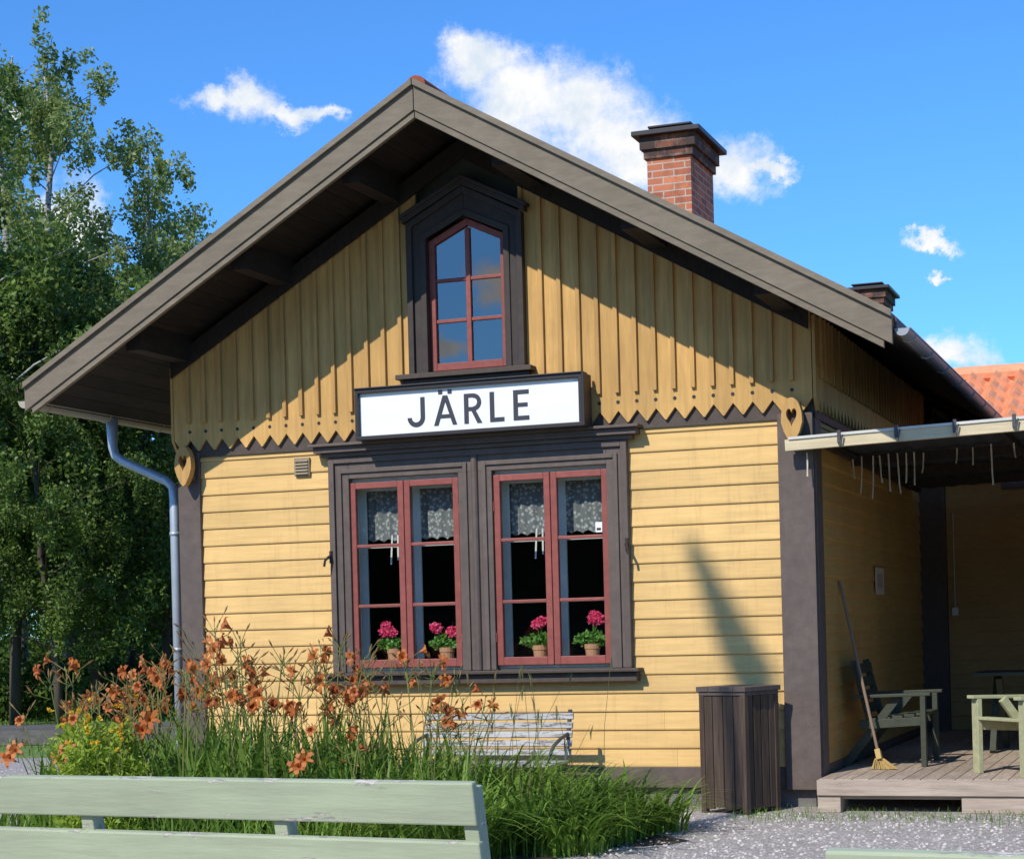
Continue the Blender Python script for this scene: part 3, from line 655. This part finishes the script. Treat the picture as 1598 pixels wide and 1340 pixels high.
for (x,y,L_,z) in ((-.0,-.14,.18,2.68),(.16,.9,.16,2.7),(.25,.8,.30,2.71),(.34,.8,.34,2.71),(.39,.8,.22,2.71),(.46,.8,.30,2.72),(.53,.8,.32,2.72),(.60,.8,.24,2.72),(.66,.8,.26,2.72),(.72,.9,.16,2.72),(.98,.9,.12,2.74),(1.10,.9,.14,2.74),(1.25,.8,.32,2.75),(1.42,.8,.12,2.75)):
    mb=MB(); bx=random.uniform(-.012,.012)
    pts_=[(x,y,z),(x+bx*.5,y+.01,z-L_*.4),(x+bx,y,z-L_*.75),(x+bx*2,y-.01,z-L_)]
    vs=[];fs=[]
    for i,p in enumerate(pts_):
        tw=random.uniform(-.5,.5); vs+=[(p[0]-.006*math.cos(tw),p[1]-.006*math.sin(tw),p[2]),(p[0]+.006*math.cos(tw),p[1]+.006*math.sin(tw),p[2])]
    for i in range(3): fs.append((2*i,2*i+1,2*i+3,2*i+2))
    mb.add(vs,fs); mb.obj('ribbon_strip',m_ribbon,CN)

# ---------------------------------------------------------------- deck
DK=thing('wooden_deck',(2,2.5,0),'low weathered wooden deck along the house wall','deck')
mb=MB(); x=.07
while x<5.6:
    mb.box(x,x+.118,-.37,5.66,.222,.25); x+=.124
mb.obj('floor_boards',m_deck,DK,bevel=.003)
mb=MB(); mb.box(.06,5.6,-.40,-.372,.13,.245); mb.box(.08,5.5,-.33,-.28,.10,.22); mb.obj('edge_board',m_deckf,DK,bevel=.004)
for x in (.06,1.1,1.62,2.6): 
    mb=MB(); mb.box(x,x+(.17 if x<1 else .5),-.38,-.05,0.004,.128); mb.obj('support_block',m_deckf,DK,bevel=.006)

# ---------------------------------------------------------------- storage bin
BN=thing('wooden_bin',(-.52,-.36,0),'dark brown plank rubbish bin box standing on gravel','bin',rot=-math.radians(23),scale=(.87,.87,1))
mb=MB(); w_=.22
for k in range(4):
    a=-w_+k*.11
    for (s_) in (-1,1):
        mb.box(a+.004,a+.106,s_*w_-.012,s_*w_+.012,.05 if k%2 else .035,.90)
        mb.box(s_*w_-.012 if s_>0 else -w_-.012,s_*w_+.012,a+.007+.01*(k==0),a+.103-.01*(k==3),.04,.90)
mb.obj('side_planks',m_binw,BN,world=False,bevel=.003)
mb=MB()
for sx_ in (-1,1):
    for sy_ in (-1,1): mb.box(sx_*.218-.025,sx_*.218+.025,sy_*.218-.026,sy_*.218+.026,0,.905)
mb.obj('corner_post',m_binw,BN,world=False,bevel=.003)
mb=MB()
for k in range(4): mb.box(-.26+k*.131,-.26+k*.131+.127,-.26,.26,.908,.945)
mb.box(-.245,.245,-.245,.245,.88,.907)
mb.obj('lid',paint('lid_planks',(.13,.10,.085),.2,(1,14,4),3,.75,.3,.15,dirt=.3),BN,world=False,bevel=.004)

# ---------------------------------------------------------------- white bench
B=thing('park_bench',(-2.42,-.70,0),'weathered grey white slatted bench with iron ends against the wall','bench')
mb=MB()
for k in range(5): mb.box(-.62,.62,-.28+k*.085,-.28+k*.085+.07,.38,.402)
mb.obj('seat',m_wbench,B,world=False,bevel=.004)
mb=MB()
for k in range(5):
    z=.46+k*.068; y=.17+(z-.43)*.3; mb.beam((-.62,y,z),(.62,y,z),.022,.050,up=(0,.28,1))
mb.obj('backrest',m_wbench,B,world=False,bevel=.004)
for s_ in (-1,1):
    x=s_*.585
    mb=MB(); mb.tube([(x,-.30,.0),(x,-.24,.2),(x,-.27,.37),(x,-.05,.365),(x,.14,.37),(x,.19,.48),(x,.29,.78)],.018,8); mb.tube([(x,.14,.37),(x,.17,.2),(x,.26,0)],.018,8); mb.tube([(x,-.24,.2),(x,-.02,.25),(x,.17,.2)],.012,6)
    mb.obj('leg',m_iron,B,world=False,smooth=True)
    mb=MB(); mb.tube([(x,.22,.60),(x,.05,.575),(x,-.12,.53),(x,-.22,.46),(x,-.25,.39)],.014,8); mb.obj('arm',m_iron,B,world=False,smooth=True)

# ---------------------------------------------------------------- pale green bench (near)
def greenbench(loc,rot,label):
    B=thing('garden_bench',loc,label,'bench','pale green garden benches',rot=rot)
    mb=MB()
    for (a,b_) in ((.815,.95),(.63,.766),(.47,.585)):
        y=-.10*(( (a+b_)/2-.45)/.5); mb.beam((-3.3,y,(a+b_)/2),(0.0,y,(a+b_)/2),.032,(b_-a),up=(0,-.18,1))
    mb.obj('backrest',m_gbench,B,world=False,bevel=.006)
    for x in (-.03,-.72,-1.5,-2.4,-3.2):
        mb=MB(); mb.beam((x,.12,0),(x,-.065,.93),.05,.06,up=(0,1,0)); 
        if x in(-.03,-1.5,-3.2): mb.beam((x,.60,0),(x,.52,.42),.05,.07,up=(0,1,0)); mb.beam((x,.0,.385),(x,.58,.40),.045,.07)
        mb.obj('leg',m_gbench,B,world=False,bevel=.004)
    mb=MB()
    for k in range(4): mb.box(-3.3,0,.08+k*.135,.08+k*.135+.12,.437,.465)
    mb.obj('seat',m_gbench,B,world=False,bevel=.005)
    return B
greenbench((.70,-8.70,0),math.atan2(-.2,1.9),'long pale green bench with peeling paint, seen from behind')
greenbench((5.34,-10.46,0),math.atan2(-.25,3.3),'pale green bench with only its top slat showing')

# ---------------------------------------------------------------- garden armchairs, table, broom
def armchair(loc,rot,mat,label,width=.62):
    C_=thing('garden_armchair',loc,label,'chair','olive green wooden garden furniture',rot=rot)
    hw=width/2
    mb=MB()
    for k in range(5): mb.beam((.02+k*.095,-hw+.03,.37+k*.010),(.02+k*.095,hw-.03,.37+k*.010),.082,.022)
    mb.obj('seat',mat,C_,world=False,bevel=.004)
    mb=MB()
    for k in range(4):
        z=.46+k*.105; mb.beam((-.02-(z-.4)*.20,-hw+.02,z),(-.02-(z-.4)*.20,hw-.02,z),.02,.080,up=(-.2,0,1))
    for s_ in (-1,1): mb.beam((.0,s_*(hw-.06),.33),(-.13,s_*(hw-.06),.84),.04,.05,up=(1,0,0))
    mb.obj('backrest',mat,C_,world=False,bevel=.004)
    for s_ in (-1,1):
        mb=MB(); mb.beam((-.12,s_*hw,.555),(.48,s_*hw,.57),.08,.026); mb.obj('arm',mat,C_,world=False,bevel=.005)
        mb=MB(); mb.beam((.42,s_*hw,0),(.42,s_*hw,.555),.042,.075); mb.obj('leg',mat,C_,world=False,bevel=.004)
        mb=MB(); mb.beam((-.22,s_*(hw-.042),0.0),(.22,s_*(hw-.042),.55),.036,.065,up=(1,0,0)); mb.obj('leg',mat,C_,world=False,bevel=.004)
        mb=MB(); mb.beam((-.08,s_*(hw-.01),.33),(.42,s_*(hw-.01),.36),.032,.07); mb.obj('rail',mat,C_,world=False,bevel=.004)
    return C_
armchair((.26,1.15,.25),0,m_dkolive,'shade-darkened green wooden armchair with its back to the wall',.70)
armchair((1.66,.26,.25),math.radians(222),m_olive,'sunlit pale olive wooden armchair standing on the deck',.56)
T=thing('garden_table',(1.35,2.6,.25),'green wooden garden table on the shaded deck','table')
mb=MB()
for k in range(6): mb.box(-.45,.75,-.36+k*.12,-.36+k*.12+.112,.66,.69)
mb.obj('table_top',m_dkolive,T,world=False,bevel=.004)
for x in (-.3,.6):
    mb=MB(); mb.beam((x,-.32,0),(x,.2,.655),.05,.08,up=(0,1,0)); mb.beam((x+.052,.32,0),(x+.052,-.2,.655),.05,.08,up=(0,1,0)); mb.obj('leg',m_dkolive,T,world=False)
BR=thing('broom',(.39,.5,.25),'straw broom with long wooden handle leaning on the wall','broom')
mb=MB(); mb.tube([(.365,.53,.37),(.03,.90,1.73)],.012,8); mb.obj('handle',m_broomh,BR)
mb=MB(); mb.beam((.36,.54,.40),(.378,.52,.325),.10,.04,up=(1,0,0))
for k in range(90):
    a=random.uniform(-1,1); b_=random.uniform(-1,1)
    mb.beam((.375+a*.035,.52+b_*.02,.335),(.40+a*.10+.02,.49+b_*.03,.254+abs(a)*.005),.004,.004)
mb.obj('bristles',m_straw,BR)

# ---------------------------------------------------------------- platform edge
PF=thing('boardwalk',(-13,7.5,0),'low dark weathered timber platform edge beside the lawn','platform')
mb=MB(); dv=Vector((1,.30,0)).normalized(); nv=Vector((-dv.y,dv.x,0)); p0=Vector((-22,4.74,0))
for k in range(6):
    a=p0+nv*(.1+k*.2); mb.beam(a+Vector((0,0,.21)),a+dv*18+Vector((0,0,.21)),.19,.04)
mb.beam(p0+Vector((0,0,.11)),p0+dv*18+Vector((0,0,.11)),.06,.2)
mb.obj('planks',paint('old_grey_timber',(.13,.12,.11),.2,(1,8,8),3,.85,.3,.2,dirt=.4),PF)

# ---------------------------------------------------------------- trees
m_bark=paint('birch_bark',(.42,.40,.36),.2,(3,3,12),3,.9,.3,0,flake=(.06,.05,.045),flake_t=.55,dirt=.4)
m_barkd=paint('dark_bark',(.10,.08,.06),.2,(6,6,1),3,.9,.4,0,dirt=.4)
m_leaf1=leafmat('birch_leaves',(.20,.27,.055),(.40,.46,.15),.42,(.08,.13,.03),.4)
m_leaf2=leafmat('alder_leaves',(.09,.16,.025),(.21,.29,.055),.35,(.03,.06,.012),.3)
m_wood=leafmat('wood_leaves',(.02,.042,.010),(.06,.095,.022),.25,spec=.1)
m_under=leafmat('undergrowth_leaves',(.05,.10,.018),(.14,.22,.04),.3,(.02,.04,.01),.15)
def tree(loc,h,seed,leaf,bark,spread=1.0,label='tall birch tree with airy green crown',nlim=26,base=.18,cl=150,rot=0,rmax=.46,grp=True):
    T=thing('tree',loc,label,'tree','trees at the edge of the wood' if grp else None,rot=rot)
    R=random.Random(seed); rg=np.random.default_rng(seed)
    mb=MB(); pts_=[];n=9; bx=by=0
    for i in range(n):
        t=i/(n-1); bx+=R.uniform(-.12,.12); by+=R.uniform(-.12,.12); pts_.append(Vector((bx*t*2,by*t*2,h*.97*t)))
    mb.tube(pts_,[.015+.0115*h*(1-i/(n-1))**.8 for i in range(n)],8)
    cs=[];rs=[];cn=[]
    def at(t):
        k=t*(n-1);i=min(int(k),n-2);return pts_[i].lerp(pts_[i+1],k-i)
    for k in range(nlim):
        t=base+(1-base)*(k+R.random())/nlim*.97; p=at(t)
        prof=math.sin(math.pi*min(1,((t-base)/(1-base))*.72+.22))
        L_=h*.20*spread*prof*R.uniform(.5,1.35)+.3; a=k*2.4+R.uniform(-.5,.5)
        e=p+Vector((math.cos(a)*L_,math.sin(a)*L_,L_*R.uniform(.25,.9)))
        mid=p.lerp(e,.5)+Vector((0,0,.08*L_))
        mb.tube([p,mid,e],[.035*(1.2-t),.022*(1.2-t)+.004,.006],5)
        for q in range(R.randint(4,7)):
            f=R.uniform(.3,1.1); c_=p.lerp(e,f)+Vector((R.uniform(-.5,.5),R.uniform(-.5,.5),R.uniform(-.45,.35)))
            r=R.uniform(.18,rmax)*(.6+.5*prof); cs.append(tuple(c_)); rs.append((r,r,r*R.uniform(.7,1.3))); cn.append(int(cl*r*r*8)+16)
            if R.random()<.7:
                cs.append((c_.x+R.uniform(-.2,.2),c_.y+R.uniform(-.2,.2),c_.z-r*1.1)); rs.append((r*.3,r*.3,r*.9)); cn.append(int(cl*.6*r*2))
    for q in range(6):
        top=at(1-.03*q)+Vector((R.uniform(-.3,.3),R.uniform(-.3,.3),R.uniform(-.1,.1))); cs.append(tuple(top)); rs.append((.22,.22,.4)); cn.append(cl//3)
    mb.obj('trunk',bark,T,world=False,smooth=True)
    quadmesh('crown',leafcloud(cs,rs,cn,.050,rg=rg),leaf,T,world=False)
    return T
t1=tree(atdepth(30,38),13.9,11,m_leaf1,m_bark,.80)
t2=tree(atdepth(262,40),12.3,23,m_leaf1,m_bark,.50)
t3=tree(atdepth(150,33),8.3,31,m_leaf2,m_barkd,1.10,'dense green alder tree')
t4=tree(atdepth(-55,31),11.5,47,m_leaf2,m_bark,1.0,'tall leafy tree with dark green crown')
for (src,px,Y,s_,r_) in ((t1,108,37,.97,2),(t2,300,47,.98,1.2),(t2,-10,44,1.2,3.9),(t1,205,50,.86,4.5),(t3,255,34,.80,2.2),(t3,20,32,1.0,4.1),(t4,90,48,1.05,1.5),(t4,240,54,.90,3.2),(t3,330,38,.95,5.2),(t1,400,56,.78,.7),(t3,90,31,.70,.9),(t3,-90,34,1.2,1.9),(t3,200,36,.86,3.0),(t2,150,42,.95,5.0)):
    p=atdepth(px,Y); copy_thing(src,p,r_,(s_,s_,s_))
rg=np.random.default_rng(5); cs=[];rs=[];cn=[]
for i in range(430):
    a=-1.02+1.55*rg.random(); Rr=58+22*rg.random(); hh=8.0*(rg.random()**.8)
    cs.append((CAM.x+Rr*math.sin(a),CAM.y+Rr*math.cos(a),hh*.95)); r=1.2+1.2*rg.random(); rs.append((r,r,r)); cn.append(150)
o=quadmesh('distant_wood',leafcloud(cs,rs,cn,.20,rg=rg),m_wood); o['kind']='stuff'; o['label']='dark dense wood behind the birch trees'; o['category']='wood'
cs=[];rs=[];cn=[]
for i in range(420):
    px=rg.uniform(-150,430); Y=rg.uniform(33,50); p=atdepth(px,Y); r=rg.uniform(.3,1.0); cs.append((p.x,p.y,rg.uniform(.0,.5+(Y-33)*.10))); rs.append((r,r,r*.7)); cn.append(110)
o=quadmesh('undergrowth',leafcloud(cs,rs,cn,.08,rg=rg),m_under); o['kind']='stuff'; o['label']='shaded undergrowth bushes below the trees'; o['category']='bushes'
cs=[];rs=[];cn=[]
for i in range(420):
    x=rg.uniform(-75,30); y=rg.uniform(-60,-52); r=1.8+1.3*rg.random(); cs.append((x,y,8.2*rg.random())); rs.append((r,r,r)); cn.append(80)
o=quadmesh('opposite_wood',leafcloud(cs,rs,cn,.62,rg=rg),leafmat('opposite_wood_leaves',(.03,.045,.015),(.05,.07,.022),.1,spec=.1)); o['kind']='stuff'; o['label']='wood across the railway track'; o['category']='wood'
k_=15.0; tip=Vector((-.93,0,1.98))+k_*Vector((-.28,-1.05,.9)); low=Vector((-.46,0,.95))+k_*Vector((-.28,-1.05,.9))
LT=thing('tree',(low.x+.25,low.y,0),'slender leaning tree near the yard','tree')
mb=MB(); mb.tube([(low.x+.25,low.y,0),(low.x+.25,low.y,low.z*.5),(low.x+.1,low.y,low.z-1),low,tip],[.12,.10,.07,.05,.01],8); mb.obj('trunk',m_barkd,LT)
cs=[];rs=[];cn=[]
for i in range(14):
    t=i/13; p=low.lerp(tip,t); r=.17*(1-t)+.04; cs.append(tuple(p)); rs.append((r,r,.12)); cn.append(int(190*(1-t*.6)))
quadmesh('crown',leafcloud(cs,rs,cn,.035,rg=rg),m_leaf2,LT)

# ---------------------------------------------------------------- flower bed plants
m_stem=leafmat('lily_stem',(.16,.20,.05),(.28,.28,.09),.1)
m_lleaf=leafmat('lily_leaf',(.14,.26,.035),(.30,.44,.07),.4,(.07,.15,.02),ns=1.5)
m_lfl=leafmat('lily_petals',(.50,.13,.03),(.68,.24,.06),.3,(.34,.085,.03),ns=4)
m_bud=leafmat('lily_bud',(.34,.14,.05),(.30,.24,.08),.2)
def blade(mb,p,a,L_,w_,arch,n=5,mi=0):
    dx,dy=math.cos(a),math.sin(a); vs=[];fs=[]
    for i in range(n+1):
        t=i/n; r=arch*L_*t*t; z=L_*(t-.55*arch*t*t*t); ww=w_*(1-t**2.2)*(.7+.6*t if t<.5 else 1)
        cx,cy,cz=p[0]+dx*r,p[1]+dy*r,p[2]+z
        vs+=[(cx-dy*ww,cy+dx*ww,cz),(cx+dy*ww,cy-dx*ww,cz)]
    for i in range(n): fs.append((2*i,2*i+1,2*i+3,2*i+2))
    mb.add(vs,fs,mi)
def flower(mb,p,dirv,r,openess):
    d=Vector(dirv).normalized(); a=d.orthogonal().normalized(); b_=d.cross(a)
    for k in range(6):
        t=k*math.pi/3+random.uniform(-.12,.12); o=a*math.cos(t)+b_*math.sin(t); s=a*-math.sin(t)+b_*math.cos(t)
        w_=r*(.30 if k%2 else .20); P_=Vector(p); op=openess*random.uniform(.8,1.15)
        q=[P_, P_+d*r*.6+o*r*.20*op, P_+d*r*1.1+o*r*.6*op, P_+d*r*1.1+o*r*1.05*op, P_+d*r*.9+o*r*1.25*op-Vector((0,0,r*.1))]
        ws=[.15*w_,w_*.6,w_,w_*.7,.08*w_]; vs=[];fs=[]
        for c_,ww in zip(q,ws): vs+=[c_-s*ww,c_+s*ww]
        for i in range(4): fs.append((2*i,2*i+1,2*i+3,2*i+2))
        mb.add(vs,fs)
def lily(seed,loc,label):
    random.seed(seed)
    Pn=thing('daylily_plant',loc,label,'plant','orange daylilies in the flower bed')
    ml=MB()
    for k in range(110): blade(ml,(random.uniform(-.22,.22),random.uniform(-.22,.22),0),random.uniform(0,6.28),random.uniform(.45,.86),random.uniform(.010,.017),random.uniform(.15,.8))
    ml.obj('foliage',m_lleaf,Pn,world=False)
    ms=MB();mf=MB();mbud=MB()
    for k in range(7):
        a=random.uniform(0,6.28); bx,by=random.uniform(-.16,.16),random.uniform(-.16,.16); h=random.uniform(.60,1.05); lean=random.uniform(.03,.20)
        e=Vector((bx+math.cos(a)*lean,by+math.sin(a)*lean,h))
        ms.tube([(bx,by,0),(bx+math.cos(a)*lean*.35,by+math.sin(a)*lean*.35,h*.55),e],[.0055,.004,.003],5)
        nf=random.choice((0,1,1,1,2))
        for q in range(random.randint(4,7)):
            a2=random.uniform(0,6.28); l2=random.uniform(.03,.11); base=e-Vector((0,0,random.uniform(0,.12))); e2=base+Vector((math.cos(a2)*l2,math.sin(a2)*l2,random.uniform(.02,.09)))
            ms.tube([base,e2],[.0028,.002],4)
            if q<nf: 
                dv=Vector((math.cos(a2),math.sin(a2)-.35,random.uniform(-.1,.8))); flower(mf,e2,dv,random.uniform(.042,.062),random.uniform(.6,1.0))
            else:
                dv=Vector((math.cos(a2),math.sin(a2),random.uniform(.2,1.4))); L2=random.uniform(.035,.07); dv.normalize(); mbud.tube([e2,e2+dv*L2*.5,e2+dv*L2],[.002,.0065,.0015],5)
    ms.obj('stem',m_stem,Pn,world=False); mf.obj('flower',m_lfl,Pn,world=False); mbud.obj('bud',m_bud,Pn,world=False)
    return Pn
v1=lily(3,(-4.75,-2.5,0),'orange daylily clump with tall stems in the bed')
v2=lily(8,(-3.75,-2.7,0),'orange daylily clump with tall stems in the bed')
v3=lily(21,(-2.8,-2.5,0),'orange daylily clump with tall stems in the bed')
v4=lily(34,(-3.3,-2.8,0),'orange daylily clump with tall stems in the bed')
vv=[v1,v2,v3,v4]; v1.scale=(1.15,1.15,1.22); v2.scale=(1.2,1.2,1.42); v3.scale=(1.1,1.1,1.28); v4.scale=(1.15,1.15,1.3)
random.seed(99); i=0
for (x,y,hz) in ((-4.85,-2.1,1.12),(-4.6,-3.0,1.1),(-4.5,-2.1,1.2),(-4.35,-2.9,1.12),(-4.2,-2.3,1.2),(-4.05,-3.2,1.12),(-3.9,-2.1,1.42),(-3.55,-2.4,1.40),(-3.4,-3.2,1.2),(-3.2,-2.2,1.38),(-3.0,-3.0,1.2),(-2.9,-2.0,1.33),(-2.5,-2.3,1.22),(-2.4,-3.0,1.0),(-2.15,-2.2,1.1),(-1.95,-2.6,.95)):
    copy_thing(vv[i%4],(x,y,0),random.uniform(-.6,.6)+(3.1 if i%3==0 else 0),(1.1,1.1,hz)); i+=1
m_shl=leafmat('shrub_leaf',(.26,.38,.03),(.42,.52,.06),.4,(.18,.28,.03)); m_shf=leafmat('yellow_petals',(.75,.45,.02),(.8,.55,.04),.3,(.7,.35,.02))
for (x,y,s_) in ((-4.45,-2.95,.82),(-4.2,-3.3,.76),(-4.0,-3.6,.66)):
    SH=thing('flowering_shrub',(x,y,0),'bright yellow green shrub with small yellow flowers','shrub','yellow flowering shrubs',scale=(s_,s_,s_))
    cs=[(rg.uniform(-.28,.28),rg.uniform(-.28,.28),rg.uniform(.15,1.0)) for _ in range(34)]
    quadmesh('foliage',leafcloud(cs,[(.15,.15,.15)]*34,[120]*34,.022,rg=rg,elong=1.5),m_shl,SH,world=False)
    cs=[(rg.uniform(-.32,.32),rg.uniform(-.32,.2),rg.uniform(1.05,1.28)) for _ in range(9)]
    quadmesh('flower',leafcloud(cs,[(.025,.025,.02)]*9,[14]*9,.018,rg=rg),m_shf,SH,world=False)
    mb=MB()
    for q in range(12): a=q*.52; mb.tube([(0,0,0),(math.cos(a)*.25,math.sin(a)*.25,1.05)],.005,4)
    mb.obj('stem',m_stem,SH,world=False)
m_grass=leafmat('long_grass',(.11,.22,.022),(.32,.48,.07),.42,(.05,.11,.015),ns=2.2)
mb=MB(); random.seed(5)
def bedpt():
    while True:
        x=random.uniform(-5.4,-.55); y=random.uniform(-3.9,-1.1)
        if ((x+3.1)/2.4)**2+((y+2.5)/1.4)**2<1: return x,y
for i in range(4600):
    x,y=bedpt(); blade(mb,(x,y,0),random.uniform(0,6.28),random.uniform(.22,.50),random.uniform(.005,.009),random.uniform(.2,.9),4)
for (cx,cy,r,n,L0) in ((-1.35,-2.7,.40,330,.56),(-.95,-2.2,.26,230,.50),(-1.7,-3.3,.36,280,.54),(-.75,-1.75,.18,120,.38),(-1.6,-1.8,.32,260,.56),(-1.0,-3.0,.26,190,.40),(-2.1,-1.5,.35,360,.66),(-2.7,-1.6,.35,340,.68),(-1.2,-2.0,.2,160,.52)):
    for i in range(n):
        a=random.uniform(0,6.28); q=r*math.sqrt(random.random()); blade(mb,(cx+q*math.cos(a),cy+q*math.sin(a),0),a+random.uniform(-.8,.8),L0*random.uniform(.65,1.4),random.uniform(.008,.015),random.uniform(.5,1.25),6)
for i in range(900):
    x=random.uniform(-5.3,-.3); blade(mb,(x,random.uniform(-.22,-.04),0),random.uniform(0,6.28),random.uniform(.06,.22),.003,random.uniform(.2,.8),3)
for i in range(700):
    x=random.uniform(-.5,1.9); y=-.75+random.gauss(0,.22); blade(mb,(x,y,0),random.uniform(0,6.28),random.uniform(.03,.10),.003,random.uniform(.3,1),3)
for i in range(7500):
    x=random.uniform(-24,-5.5); y=random.uniform(5.3,18); blade(mb,(x,y,0),random.uniform(0,6.28),random.uniform(.06,.20),.010,random.uniform(.3,1),3)
o=mb.obj('long_grass',m_grass); o['kind']='stuff'; o['label']='long green grass and weeds in the flower bed'; o['category']='grass'
mb=MB()
for i in range(60):
    x,y=bedpt(); 
    if i<22: x,y=random.uniform(-2.4,-.9),random.uniform(-2.9,-1.8)
    a=random.uniform(0,6.28);h=random.uniform(.7,1.25);l=random.uniform(.05,.35); e=Vector((x+math.cos(a)*l,y+math.sin(a)*l,h))
    mb.tube([(x,y,0),(x+math.cos(a)*l*.3,y+math.sin(a)*l*.3,h*.6),e],[.0028,.002,.0012],4)
    mb.tube([e-Vector((0,0,.10)),e-Vector((0,0,.05)),e+Vector((math.cos(a)*.02,0,.0))],[.002,.007,.001],5)
o=mb.obj('seed_stalks',leafmat('dry_grass',(.25,.20,.08),(.16,.18,.06),.2)); o['kind']='stuff'; o['label']='thin seed heads of tall grass'; o['category']='grass'
bpy.context.view_layer.update()
